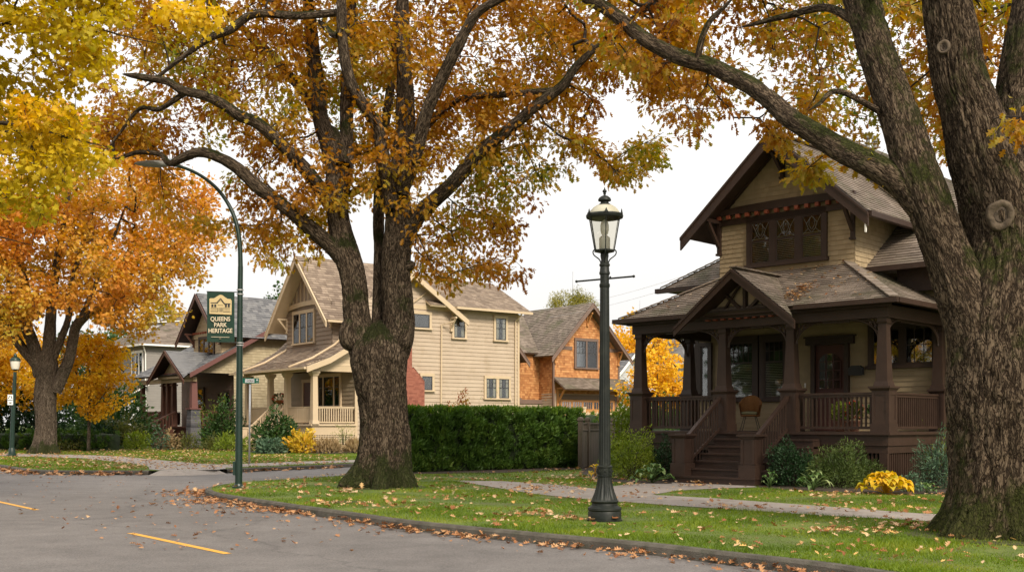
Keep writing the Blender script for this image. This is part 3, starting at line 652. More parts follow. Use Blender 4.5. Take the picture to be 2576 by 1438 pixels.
# ================= dark craftsman house on the right =================
def dark_house():
    H=T('craftsman_house','dark brown and olive tan craftsman house with deep front porch, nearest on the right','house',(8.96,26.33,0),R(-43.5))
    br=M['brown']
    w=MB(); lap=(.14,.024)
    courses(w,[(-7.75,3.5,0),(4.2,3.5,0),(4.2,3.5,5.6),(-7.75,3.5,5.6)],(0,-1,0),*lap)
    courses(w,[(-7.75,14,0),(-7.75,3.5,0),(-7.75,3.5,5.6),(-7.75,14,5.6)],(-1,0,0),*lap)
    courses(w,[(4.2,3.5,0),(4.2,14,0),(4.2,14,5.6),(4.2,3.5,5.6)],(1,0,0),*lap)
    courses(w,[(4.2,14,0),(-7.75,14,0),(-7.75,14,5.6),(4.2,14,5.6)],(0,1,0),*lap)
    w.build('wall',M['tan'],H)
    g=MB(); sh=(.13,.02,.17,.012)
    courses(g,[(-5.77,1.8,5.35),(-1.63,1.8,5.35),(-1.63,1.8,7.32),(-5.77,1.8,7.32)],(0,-1,0),*sh)
    courses(g,[(-5.77,1.8,7.32),(-1.63,1.8,7.32),(-1.63,1.8,7.38),(-3.7,1.8,9.24),(-5.77,1.8,7.38)],(0,-1,0),*sh)
    courses(g,[(-1.63,1.8,4.9),(-1.63,6.5,4.9),(-1.63,6.5,7.4),(-1.63,1.8,7.4)],(1,0,0),*sh)
    courses(g,[(-5.77,6.5,4.9),(-5.77,1.8,4.9),(-5.77,1.8,7.4),(-5.77,6.5,7.4)],(-1,0,0),*sh)
    courses(g,[(-3.7,5.3,9.9),(-6.4,5.3,7.4),(-1.0,5.3,7.4)],(0,-1,0),*sh)
    g.build('gable_wall',M['tanshingle'],H)
    tr=MB()
    for x,y in ((-7.75,3.5),(4.2,3.5)): tr.box(x-.03,x+.12 if x<0 else x+.03,y-.035,y+.1,0,5.6)
    tr.box(-1.0,4.6,2.95,3.05,5.0,5.6)
    tr.build('corner_board',br,H)
    # roofs
    sl=.89
    r=roof(H,[[(-6.5,1.0,6.91),(-3.7,1.0,9.4),(-3.7,6,9.4),(-6.5,6,6.91)],[(-.9,1.0,6.91),(-3.7,1.0,9.4),(-3.7,6,9.4),(-.9,6,6.91)]],.15,M['roof1'],br)
    hipcap(r,[((-3.7,1,9.42),(-3.7,6,9.42))],M['roof1'])
    c=MB()
    for yy,rr in ((6.6,.13),(7.1,.11)): c.lathe([(.06,0),(.06,.3),(rr,.3),(rr,.38),(rr*.8,.46),(.02,.5)],(-3.55,yy,9.95),14)
    c.build('roof_vent',M['lamphead'],r,smooth='auto')
    roof(H,[[(-7.3,4.95,6.99),(-3.7,4.95,10.1),(-3.7,13.8,10.1),(-7.3,13.8,6.99)],[(-.1,4.95,6.99),(-3.7,4.95,10.1),(-3.7,13.8,10.1),(-.1,13.8,6.99)]],.15,M['roof1'],br,name='upper_roof')
    r2=roof(H,[[(-8.3,2.4,5.65),(4.6,2.4,5.65),(1.1,5.9,8.1),(-4.8,5.9,8.1)],[(-8.3,14.5,5.65),(-8.3,2.4,5.65),(-4.8,5.9,8.1),(-4.8,11,8.1)],[(4.6,2.4,5.65),(4.6,14.5,5.65),(1.1,11,8.1),(1.1,5.9,8.1)]],.15,M['roof1'],br,name='main_roof')
    hipcap(r2,[((-8.3,2.4,5.68),(-4.8,5.9,8.12)),((4.6,2.4,5.68),(1.1,5.9,8.12))],M['roof1'])
    pr=roof(H,[[(-7.72,-.45,4.47),(.45,-.45,4.47),(-1.9,1.9,5.8),(-5.37,1.9,5.8)],[(.45,-.45,4.47),(.45,3.6,4.47),(-1.9,3.6,5.8),(-1.9,1.9,5.8)],[(-7.72,3.6,4.47),(-7.72,-.45,4.47),(-5.37,1.9,5.8),(-5.37,3.6,5.8)]],.13,M['roof1'],br,name='porch_roof')
    hipcap(pr,[((.45,-.45,4.49),(-1.9,1.9,5.82)),((-7.72,-.45,4.49),(-5.37,1.9,5.82))],M['roof1'])
    pg=roof(H,[[(-5.35,-.9,4.16),(-3.65,-.9,5.5),(-3.65,1.4,5.5),(-4.95,-.45,4.47)],[(-1.95,-.9,4.16),(-3.65,-.9,5.5),(-3.65,1.4,5.5),(-2.35,-.45,4.47)]],.13,M['roof1'],br,name='porch_gable_roof')
    hipcap(pg,[((-3.65,-.9,5.52),(-3.65,1.4,5.52))],M['roof1'])
    barge(H,(-3.7,.98,9.36),[(-6.55,.98,6.83),(-.85,.98,6.83)],.26,.06,br)
    barge(H,(-3.65,-.93,5.46),[(-5.45,-.93,4.05),(-1.85,-.93,4.05)],.17,.05,br)
    # gutters
    gt=MB()
    gt.box(-7.84,-5.2,-.6,-.46,4.36,4.48); gt.box(-2.1,.58,-.6,-.46,4.36,4.48); gt.box(.46,.6,-.46,3.5,4.36,4.48); gt.box(-7.86,-7.73,-.46,3.5,4.36,4.48)
    gt.box(-.92,-.78,1.0,6,6.76,6.9); gt.box(-8.42,-5.8,2.26,2.4,5.52,5.66); gt.box(-1.55,4.7,2.26,2.4,5.52,5.66)
    gt.build('gutter',br,H)
    wd=MB(); wd.box(-.94,-.9,.93,.97,6.35,6.85); wd.build('downpipe',M['white'],H)
    # frieze, dentils, bracing
    fz=MB(); zf=7.18
    fz.box(-5.85,-1.55,1.7,1.775,zf,zf+.16); 
    n=16
    for i in range(n):
        x0=-5.85+4.3*i/n; x1=-5.85+4.3*(i+1)/n; h0=.08*math.sin(math.pi*i/n); h1=.08*math.sin(math.pi*(i+1)/n)
        fz.ext([(x0,1.72,zf+.27),(x1,1.72,zf+.27),(x1,1.72,zf+.42+h1),(x0,1.72,zf+.42+h0)],(0,-.1,0))
    fz.bar((-5.75,1.74,7.45),(-3.72,1.74,9.25),.06,.16,up=(0,1,0)); fz.bar((-1.65,1.74,7.45),(-3.68,1.74,9.25),.06,.16,up=(0,1,0))
    fz.build('frieze_board',br,H)
    de=MB()
    for i in range(14): x=-5.7+4.0*i/13; de.box(x-.055,x+.055,1.6,1.72,zf+.165,zf+.265)
    de.build('dentils',M['dentil'],H); de=MB()
    for i in range(11): x=-4.85+2.4*i/10; de.box(x-.05,x+.05,-.28,-.17,4.27,4.36)
    de.build('dentils',M['dentil'],H)
    for x in (-5.75,-1.65): bracket(H,x,1.78,7.35 if x<-3 else 7.35,br,.75,.95)
    bracket(H,-3.7,1.76,9.0,br,.75,.7)
    # porch gable fill
    pf=MB(); courses(pf,[(-5.0,-.2,4.4),(-2.3,-.2,4.4),(-3.65,-.2,5.36)],(0,-1,0),.13,.015,.17,.01); pf.build('porch_gable_panel',M['tanshingle'],H)
    tb=MB(); tb.box(-5.2,-2.1,-.42,-.22,4.37,4.5)
    tb.bar((-3.65,-.3,4.5),(-3.65,-.3,5.3),.08,.12,up=(0,1,0))
    for s in (-1,1): tb.bar((-3.65+s*.12,-.3,4.5),(-3.65+s*.62,-.3,4.95),.08,.11,up=(0,1,0)); tb.bar((-3.65+s*.65,-.32,4.5),(-3.65+s*.1,-.32,5.2),.05,.07,up=(0,1,0))
    tb.build('gable_truss',br,H)
    # porch floor, skirt, beam
    dk=MB(); dk.box(-7.6,.28,-.3,3.5,1.24,1.31); dk.build('porch_floor',br,H)
    sk=MB(); sk.box(-7.5,.2,-.2,-.14,.98,1.239); sk.box(.14,.2,-.139,3.5,.98,1.239); sk.box(-7.5,-7.44,-.139,3.5,.98,1.239)
    sk.box(-7.47,.17,-.16,-.11,.8,.975); sk.box(.11,.165,-.109,3.5,.8,.975)
    for x in (-7.4,-5.9,-1.5,.06): sk.box(x-.1,x+.1,-.17,-.05,0,.795)
    sk.box(.0,.17,3.2,3.4,0,.795); sk.box(-7.47,.17,-.15,-.07,0,.1)
    sk.build('porch_skirt',br,H)
    la=MB(); x=-7.3
    while x<0: 
        la.box(x,x+.05,-.13,-.1,.1,.8); x+=.105
    y=.05
    while y<3.2: la.box(.1,.13,y,y+.05,.0,.8); y+=.105
    la.build('lattice',br,H)
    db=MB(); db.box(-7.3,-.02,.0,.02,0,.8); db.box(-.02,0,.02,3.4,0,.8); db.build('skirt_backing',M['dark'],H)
    bm=MB(); bm.box(-7.45,.17,-.16,.13,4.06,4.36); bm.box(-.12,.17,.13,3.5,4.06,4.36); bm.box(-7.45,-7.17,.13,3.5,4.06,4.36); bm.box(-7.55,.27,-.3,-.16,4.3,4.4); bm.build('porch_beam',br,H)
    ce=MB(); ce.box(-7.17,-.12,.13,3.5,4.33,4.37); ce.build('porch_ceiling',M['tan'],H)
    for x,y in ((0,0),(-2.46,0),(-4.48,0),(-7.27,0),(-7.27,2.45),(.0,3.3)): column(H,x,y,1.31,2.36,4.06,.42 if y==0 else .34,.3,.2,br)
    for a,b in ((-7.27,-4.48),(-4.48,-2.46),(-2.46,0)): arch(H,a+.13,b-.13,0,4.06,br)
    arch(H,.13,3.2,0,4.06,br,axis='y'); arch(H,.13,2.3,-7.27,4.06,br,axis='y')
    railing(H,(-7.06,0),(-4.7,0),1.31,2.25,br,.115); railing(H,(-2.24,0),(-.22,0),1.31,2.25,br,.115)
    railing(H,(0,.22),(0,3.15),1.31,2.25,br,.115); railing(H,(-7.27,.22),(-7.27,2.25),1.31,2.25,br,.115)
    # stairs
    st=MB(); nst=7; rise=1.31/nst
    for k in range(1,nst):
        z=1.31-k*rise; y=-.3-(k-1)*.29
        x0,x1=-4.45,-1.55
        if k==nst-1: x0,x1=-4.85,-2.3
        if k==nst-2: x1=-1.9
        st.box(x0,x1,y-.31,y+.02,z-.045,z); st.box(x0+.02,x1-.02,y-.27,y-.25,z-rise,z-.046)
        st.box(x0+.02,x0+.06,y-.25,-.2,max(0,z-rise),z-.05); st.box(x1-.06,x1-.02,y-.25,-.2,max(0,z-rise),z-.05)
    st.build('stairs',br,H)
    for x in (-4.58,-2.55):
        nw=MB(); nw.frus(x,-1.8,.17,.5,.46,.46); nw.frus(x,-1.8,.5,1.14,.38,.38); nw.frus(x,-1.8,1.14,1.2,.42,.5); nw.frus(x,-1.8,1.2,1.25,.54,.54)
        for k in (-1,1):
            nw.box(x+k*.19-(.07 if k>0 else 0),x+k*.19+(.07 if k<0 else 0),-2.006,-1.99,.52,1.12)
            nw.box(x+.19,x+.204,-1.8+k*.19-(.07 if k>0 else 0),-1.8+k*.19+(.07 if k<0 else 0),.52,1.12)
        nw.build('newel_post',br,H)
        railing(H,(x+.02,-1.6),(x+.08,-.2),.42,1.2,br,.115,z0b=1.28,z1b=2.2,name='stair_rail')
    # windows
    f=window(H,(-3.62,1.8,5.97),0,2.2,1.2,br,3,trim=.13,kind='hung',fill='blind',glass='glass',sash='brown',mull=.16)
    cw=(2.2-.32)/3
    for k in range(3): x0=-1.1+k*(cw+.16)+.05; leaded(f,x0,x0+cw-.1,.68,1.15)
    window(H,(-6.07,3.47,2.26),0,.86,1.7,br,1,trim=.16,kind='cottage',munt=(5,2,False),fill='blind',glass='glass',sash='brown')
    window(H,(-4.94,3.47,2.26),0,.66,1.7,br,1,trim=.16,kind='cottage',munt=(4,2,False),fill='blind',glass='glass',sash='brown')
    window(H,(-7.35,3.47,2.3),0,.28,1.6,br,1,trim=.1,kind='plain',glass='glassd',sash='brown')
    window(H,(-1.05,3.47,3.1),0,1.7,1.05,br,2,trim=.13,kind='plain',munt=(3,2,True),glass='glassd',sash='brown')
    # door
    d=MB(); d.box(-3.75,-3.62,3.36,3.47,1.31,3.75); d.box(-2.72,-2.59,3.36,3.47,1.31,3.75); d.box(-3.9,-2.44,3.34,3.47,3.75,3.95); d.box(-3.94,-2.4,3.3,3.47,3.95,4.0); d.build('door_frame',br,H)
    d=MB(); d.box(-3.61,-2.73,3.43,3.46,1.32,3.74)
    for x in (-3.53,-3.26,-2.98): d.box(x,x+.19,3.415,3.43,1.45,2.35)
    dr=d.build('door',M['door'],H)
    g=MB(); n=10; pts=[(-3.5,3.41,2.5),(-2.84,3.41,2.5),(-2.84,3.41,3.25)]+[(-3.17+.33*math.cos(k/n*math.pi),3.41,3.25+.25*math.sin(k/n*math.pi)) for k in range(1,n)]+[(-3.5,3.41,3.25)]
    g.ext(pts,(0,-.006,0)); g.build('pane',M['glassd'],dr)
    mu=MB()
    for x in (-3.5,-3.28,-3.06,-2.84): mu.box(x-.012,x+.012,3.385,3.403,2.5,3.28+(.2 if x in(-3.28,-3.06) else 0))
    for z in (2.5,2.75,3.02,3.27): mu.box(-3.5,-2.84,3.388,3.4,z-.012,z+.012)
    mu.build('muntin',M['door'],dr); kn=MB(); kn.lathe([(.0,-.03),(.03,-.02),(.03,.02),(0,.03)],(-2.79,3.38,2.3),10); kn.build('handle',M['steel'],dr)
    mbx=MB(); mbx.ext([(-2.32-.2,3.36,2.85),(-2.32+.2,3.36,2.85),(-2.32+.2,3.36,3.05),(-2.32+.12,3.36,3.12),(-2.32-.12,3.36,3.12),(-2.32-.2,3.36,3.05)],(0,-.14,0)); mbx.box(-2.54,-2.1,3.2,3.22,3.0,3.03); mbx.build('mailbox',M['black'],H)
    db2=MB(); db2.box(-3.98,-3.94,3.44,3.462,2.55,2.68); db2.build('doorbell',M['white'],H)
    # leaves that lie on the porch roof
    n=260; xs=-2.4+NR.normal(size=n)*.9; ys=NR.random(n)*2.1-.35; k=NR.random(n)<.55; xs[k]=-2.15+.05*NR.normal(size=k.sum())-.5*NR.random(k.sum()); ys[k]=-.3+NR.random(k.sum())*.9
    xs[200:]=NR.random(60)*7-7; zz=4.5+(ys+.45)*.567+.05; okk=(xs<.2-ys)&(xs>-7.4+ys)&~((np.abs(xs+3.65)<1.25-(ys+.3)*.7))
    C=np.stack([xs,ys,zz],1)[okk]; n=len(C); D=unit(n); D[:,2]*=.2; N=unit(n)*.4; N[:,2]=1
    o=leaf_cloud('roof_leaves',C,D,N,.1,CUR,M['litter'],H); o['kind']='stuff'
    return H
dark_house()

# chair and pots on the porch (each a thing)
def on_porch(x,y): 
    c,s=math.cos(R(-43.5)),math.sin(R(-43.5)); return (8.96+c*x-s*y,26.33+s*x+c*y,1.31)
def porch_chair():
    c=T('porch_chair','brown wicker armchair with dark metal legs on the dark porch by the window','chair',on_porch(-4.95,2.1),R(-20))
    mb=MB(); n=12
    for i in range(n):
        a0=math.pi*(-.12+1.24*i/n); a1=math.pi*(-.12+1.24*(i+1)/n)
        h0=.3+.28*math.sin(max(0,min(math.pi,a0))); h1=.3+.28*math.sin(max(0,min(math.pi,a1)))
        p=lambda a,r,z:(r*math.cos(a),r*.85*math.sin(a),z)
        vs=[p(a0,.27,.44),p(a1,.27,.44),p(a1,.33,.44+h1),p(a0,.33,.44+h0),p(a0,.24,.44),p(a1,.24,.44),p(a1,.30,.44+h1),p(a0,.30,.44+h0)]
        mb.add(vs,[(0,1,2,3),(7,6,5,4),(3,2,6,7),(0,4,5,1)])
    mb.build('backrest',M['wicker'],c); s=MB(); s.lathe([(.25,.4),(.28,.42),(.28,.45),(.24,.46)],(0,0,0),18); s.build('seat',M['wicker'],c,smooth='auto')
    for i in (-1,1):
        for j in (-1,1): l=MB(); l.tube([(i*.15,j*.15,.41),(i*.26,j*.26,0)],[.012,.01],6); l.build('leg',M['black'],c)
    cu=MB(); cu.lathe([(.2,0),(.23,.03),(.22,.07),(.1,.09),(.01,.09)],(0,0,0),16); o=cu.build('cushion',M['cushion'],smooth='auto'); l=on_porch(-4.97,2.08); o.location=(l[0],l[1],l[2]+.465); tag(o,'round sage green seat cushion lying on the wicker porch chair','cushion')
porch_chair()
def pot(x,y,label,leaf,scale=1.0,red=False):
    t=T('potted_plant',label,'potted plant',on_porch(x,y),0)
    p=MB(); p.lathe([(.1,0),(.15,.24),(.17,.24),(.17,.28),(.13,.28)],seg=16); p.build('pot',M['clay'],t,smooth='auto')
    n=260; C=unit(n)*np.array([.22,.22,.24])*NR.random((n,1))**.4+np.array([0,0,.5]); D=C-np.array([0,0,.3]); leaf_cloud('foliage',C,D,unit(n)+np.array([0,0,.6]),.09*scale,OVAL,leaf,t)
    if red: n=60; C=unit(n)*np.array([.24,.24,.22])+np.array([0,0,.55]); leaf_cloud('flowers',C,unit(n),unit(n),.06,OVAL,M['redflower'],t)
M['redflower']=leafmat('red_petal',[(0,(.4,.02,.01)),(1,(.6,.06,.04))],.2)
pot(-1.1,.7,'red flowering pot plant behind the railing near the right porch corner',M['oliveleaf'],red=True)
pot(-.7,1.1,'leafy green pot plant behind the railing, farthest right on the porch',M['greenleaf'])
pot(-1.6,.9,'bushy olive green pot plant behind the railing below the mailbox',M['limeleaf'])
# ================= cream house in the middle =================
def cream_house():
    H=T('cream_house','cream and taupe two storey house with clapboard side wall, behind the hedge','house',(-10.95,60,0),R(-52))
    ct=M['creamtrim']; cr=M['cream']; ta=M['taupe']
    w=MB(); lap=(.235,.036)
    courses(w,[(0,2.7,0),(0,14.4,0),(0,14.4,8.4),(0,2.7,8.4)],(1,0,0),*lap)
    courses(w,[(0,3.2,8.4),(0,9.4,8.4),(0,6.2,10.2)],(1,0,0),*lap)
    courses(w,[(0,14.4,0),(-8.6,14.4,0),(-8.6,14.4,8.4),(0,14.4,8.4)],(0,1,0),*lap)
    courses(w,[(0,14.4,8.4),(-7,14.4,8.4),(-3.5,14.4,10.5)],(0,1,0),*lap)
    courses(w,[(-8.6,14.4,0),(-8.6,2.7,0),(-8.6,2.7,6.6),(-8.6,14.4,8.4)],(-1,0,0),*lap)
    w.build('wall',cr,H)
    p=MB(); courses(p,[(-8.6,2.7,1.5),(0,2.7,1.5),(0,2.7,4.6),(-8.6,2.7,4.6)],(0,-1,0),*lap); p.build('porch_wall',M['porchwall'],H)
    g=MB(); courses(g,[(-7.5,2.2,5.9),(-1.8,2.2,5.9),(-1.8,2.2,8.55),(-7.5,2.2,8.55)],(0,-1,0),.25,.045)
    courses(g,[(-1.8,2.2,5.9),(-1.8,6.5,5.9),(-1.8,6.5,7.7),(-1.8,2.2,7.7)],(1,0,0),.25,.045); courses(g,[(-7.5,6.5,5.9),(-7.5,2.2,5.9),(-7.5,2.2,7.7),(-7.5,6.5,7.7)],(-1,0,0),.25,.045)
    g.add([(-7.3,2.18,8.6),(-2.0,2.18,8.6),(-4.65,2.18,11.3)],[(0,1,2)],.5)
    g.build('gable_wall',ta,H)
    b=MB()
    for i in range(9):
        x=-6.6+i*.49; b.box(x-.04,x+.04,2.13,2.18,8.6,11.2-abs(x+4.65)*1.14)
    for i in range(14):
        a0=-7.2+5.1*i/14; a1=-7.2+5.1*(i+1)/14; h=lambda a:.14*math.sin(math.pi*(a+7.2)/5.1)
        b.ext([(a0,2.15,8.4+h(a0)),(a1,2.15,8.4+h(a1)),(a1,2.15,8.68+h(a1)),(a0,2.15,8.68+h(a0))],(0,-.08,0))
    b.build('batten',ct,H)
    # roofs
    r=roof(H,[[(-8.55,1.35,7.15),(-4.65,1.35,11.4),(-4.65,8,11.4),(-8.55,8,7.15)],[(-.95,1.35,7.4),(-4.65,1.35,11.4),(-4.65,8,11.4),(-.95,8,7.4)]],.2,M['roof2'],ct,.32,.03,name='front_gable_roof')
    barge(H,(-4.65,1.33,11.36),[(-8.7,1.33,6.95),(-.85,1.33,7.3)],.24,.07,ct)
    prof=[(-.65,4.6),(.8,5.15),(2.2,5.95),(3.4,7.0),(4.7,8.6),(6.2,10.3)]
    fr=[]
    for (y0,z0),(y1,z1) in zip(prof,prof[1:]): fr.append([(.55,y0,z0),(-9.2,y0,z0),(-9.2,y1,z1),(.55,y1,z1)])
    rr=roof(H,fr[:3],.2,M['roof2'],ct,.32,.03,name='porch_roof')
    roof(H,fr[3:]+[[(.55,6.2,10.3),(-9.2,6.2,10.3),(-9.2,10.1,7.75),(.55,10.1,7.75)]],.2,M['roof2'],ct,.32,.03,name='main_roof')
    ri=MB()
    for x in (-1.58,-7.7):
        pts=[(x,y,z+.07) for y,z in prof[:4]]; ri.tube(pts,.07,8)
    ri.build('roof_rib',ct,rr,smooth=True)
    # swooping verge on the side
    vb=MB()
    for (y0,z0),(y1,z1) in zip(prof,prof[1:]): vb.ext([(.55,y0,z0+.02),(.55,y1,z1+.02),(.55,y1,z1-.3),(.55,y0,z0-.3)],(.08,0,0))
    vb.ext([(.55,6.2,10.32),(.55,10.15,7.73),(.55,10.15,7.4),(.55,6.2,9.98)],(.08,0,0))
    vb.build('barge_board',ct,H)
    sg=MB(); courses(sg,[(.0,-.4,4.75),(0,2.7,4.75),(0,2.7,6.3),(0,1.2,5.3)],(1,0,0),.2,.03); sg.box(-.12,.03,-.12,2.7,4.42,4.74); sg.box(-8.6,.03,-.15,.1,4.42,4.62); sg.build('porch_beam',ct,H)
    roof(H,[[(.6,7.4,8.5),(.6,15,8.5),(-3.5,15,10.7),(-3.5,7.4,10.7)],[(-7.6,7.4,8.5),(-7.6,15,8.5),(-3.5,15,10.7),(-3.5,7.4,10.7)]],.2,M['roof2'],ct,.32,.03,name='rear_roof')
    ga=MB(); ga.box(.6,.74,9.2,15,8.36,8.5); ga.box(-9.3,.55,-.8,-.66,4.48,4.6); ga.box(-.93,-.8,1.4,6,7.25,7.38); ga.build('gutter',ct,H)
    dp=MB(); dp.tube([(.66,9.0,7.6),(.1,8.5,7.4),(.07,8.45,0)],.05,8); dp.tube([(.66,14.2,8.4),(.1,14.1,7.9),(.08,14.1,0)],.05,8); dp.build('downpipe',ct,H)
    cb=MB(); cb.box(-.02,.05,2.64,2.8,0,8.3); cb.box(-.06,.05,14.32,14.46,0,8.4); cb.box(-.03,.045,4.4,9.5,8.25,8.5)
    for s in (-1,1): cb.bar((.05,6.2+s*.15,8.5),(.05,6.2+s*1.3,9.3),.06,.14,up=(1,0,0))
    cb.bar((.05,6.2,8.5),(.05,6.2,10.0),.06,.14,up=(1,0,0)); cb.build('corner_board',ct,H)
    bracket(H,.03,9.2,7.9,ct,.6,.8,.12,rot=R(90)); bracket(H,-7.45,2.2,7.95,ct,.7,.85,.12); bracket(H,-1.85,2.2,7.95,ct,.7,.85,.12)
    # porch
    dk=MB(); dk.box(-8.7,.12,-.15,2.7,1.4,1.5); dk.box(-8.6,.02,-.05,0,.9,1.399); dk.box(-.03,.03,0,2.7,.9,1.399); dk.build('porch_floor',ct,H)
    la=MB()
    for i in range(26): y=.05+i*.1; la.box(-.01,.02,y,y+.04,.05,.9)
    for i in range(8): la.box(.02,.03,0,2.6,.1+i*.1,.14+i*.1)
    for i in range(42): x=-8.5+i*.2; la.box(x,x+.06,-.03,0,.05,.9)
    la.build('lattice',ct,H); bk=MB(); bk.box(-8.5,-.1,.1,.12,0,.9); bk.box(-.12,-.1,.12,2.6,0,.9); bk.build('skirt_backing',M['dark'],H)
    for x in (0,-3.23,-5.4,-8.5):
        c=MB(); c.frus(x,.1,1.5,1.7,.42,.38); c.frus(x,.1,1.7,4.15,.34,.28); c.frus(x,.1,4.15,4.3,.34,.46); c.frus(x,.1,4.3,4.42,.5,.5); c.build('column',ct,H)
    railing(H,(0,.3),(0,2.6),1.5,2.45,ct,.14,.05); railing(H,(-.2,.1),(-3.05,.1),1.5,2.45,ct,.14,.1,solid=True); railing(H,(-8.3,.1),(-5.6,.1),1.5,2.45,ct,.14,.1,solid=True)
    st=MB(); n=8
    for k in range(1,n): z=1.5-k*1.5/n; y=-.15-(k-1)*.21; st.box(-5.15,-3.5,y-.21,y,0,z)
    st.build('stairs',ct,H)
    for x in (-5.2,-3.42): 
        railing(H,(x,-1.55),(x,-.05),.2,1.1,ct,.15,.05,z0b=1.5,z1b=2.45,name='stair_rail'); nw=MB(); nw.frus(x,-1.7,0,1.25,.34,.34); nw.frus(x,-1.7,1.25,1.32,.44,.44); nw.build('newel_post',ct,H)
    # windows
    window(H,(-5.2,2.17,6.35),0,2.5,1.75,ct,3,trim=.17,kind='hung',munt=(2,1,False),fill='curtain2',glass='glass',mull=.16)
    window(H,(-2.95,2.67,2.55),0,2.5,1.7,ct,3,trim=.17,kind='cottage',munt=(3,1,False),fill='curtain2',glass='glass',ratios=(.22,.52,.26),mull=.15)
    d=MB(); d.box(-6.35,-6.15,2.6,2.68,1.5,4.0); d.box(-5.2,-5.0,2.6,2.68,1.5,4.0); d.box(-6.4,-4.95,2.59,2.68,4.0,4.2); d.build('door_frame',ct,H); d=MB(); d.box(-6.15,-5.2,2.63,2.66,1.5,4.0); d.build('door',M['door'],H)
    q=R(90); X=.03
    window(H,(X,7.06,7.15),q,1.15,.8,ct,1,trim=.15,kind='plain',glass='glassd')
    window(H,(X,9.8,6.7),q,.78,1.3,ct,1,trim=.15,kind='hung',munt=(2,2,False),fill='curtain2',glass='glass')
    window(H,(X,12.95,6.7),q,.78,1.35,ct,1,trim=.15,kind='hung',munt=(2,2,False),fill='curtain2',glass='glass')
    f=window(H,(X,7.47,3.5),q,.72,.82,ct,1,trim=.15,kind='plain'); leaded(f,-.3,.3,.08,.74)
    window(H,(X,12.7,3.1),q,1.75,1.2,ct,2,trim=.15,kind='hung',munt=(3,2,False),mull=.22,fill='curtain2',glass='glass')
    # chimney
    c=MB(); bk_=(.085,.006,.24,0)
    courses(c,[(.6,4.9,0),(.6,6.95,0),(.6,6.95,4.0),(.6,6.2,4.75),(.6,4.9,4.75)],(1,0,0),*bk_); courses(c,[(.03,4.9,0),(.6,4.9,0),(.6,4.9,4.75),(.03,4.9,4.75)],(0,-1,0),*bk_); courses(c,[(.6,6.95,0),(.03,6.95,0),(.03,6.95,4.0),(.6,6.95,4.0)],(0,1,0),*bk_)
    courses(c,[(.5,4.9,4.75),(.5,6.15,4.75),(.5,6.15,7.3),(.5,4.9,7.3)],(1,0,0),*bk_); c.box(.031,.49,4.92,6.13,4.7,7.28); c.add([(.62,6.97,3.98),(.0,6.97,3.98),(.0,6.18,4.8),(.62,6.18,4.8)],[(0,1,2,3)],.9); c.build('chimney',M['brick'],H)
    return H
cream_house()
def hanging_basket(u,v,Y,label):
    p=at(u,v,Y); t=T('flower_basket',label,'flower basket',p); b=MB(); b.lathe([(.04,-.2),(.2,-.08),(.25,.05),(.2,.05)],seg=14); b.build('basket',M['wicker'],t)
    n=220; C=unit(n)*np.array([.35,.35,.28])+np.array([0,0,.1]); leaf_cloud('foliage',C,C,unit(n),.13,OVAL,M['greenleaf'],t); C=unit(90)*np.array([.37,.37,.25])+np.array([0,0,.15]); leaf_cloud('flowers',C,C,unit(90),.11,OVAL,M['redflower'],t)
    tb=MB(); tb.frus(0,0,-p.z+1.5 if p.z>1.7 else -.5,-.2,.3,.25); tb.build('stand',M['creamtrim'],t)
hanging_basket(703,1008,63.5,'basket of red flowers and greens on the cream house porch')

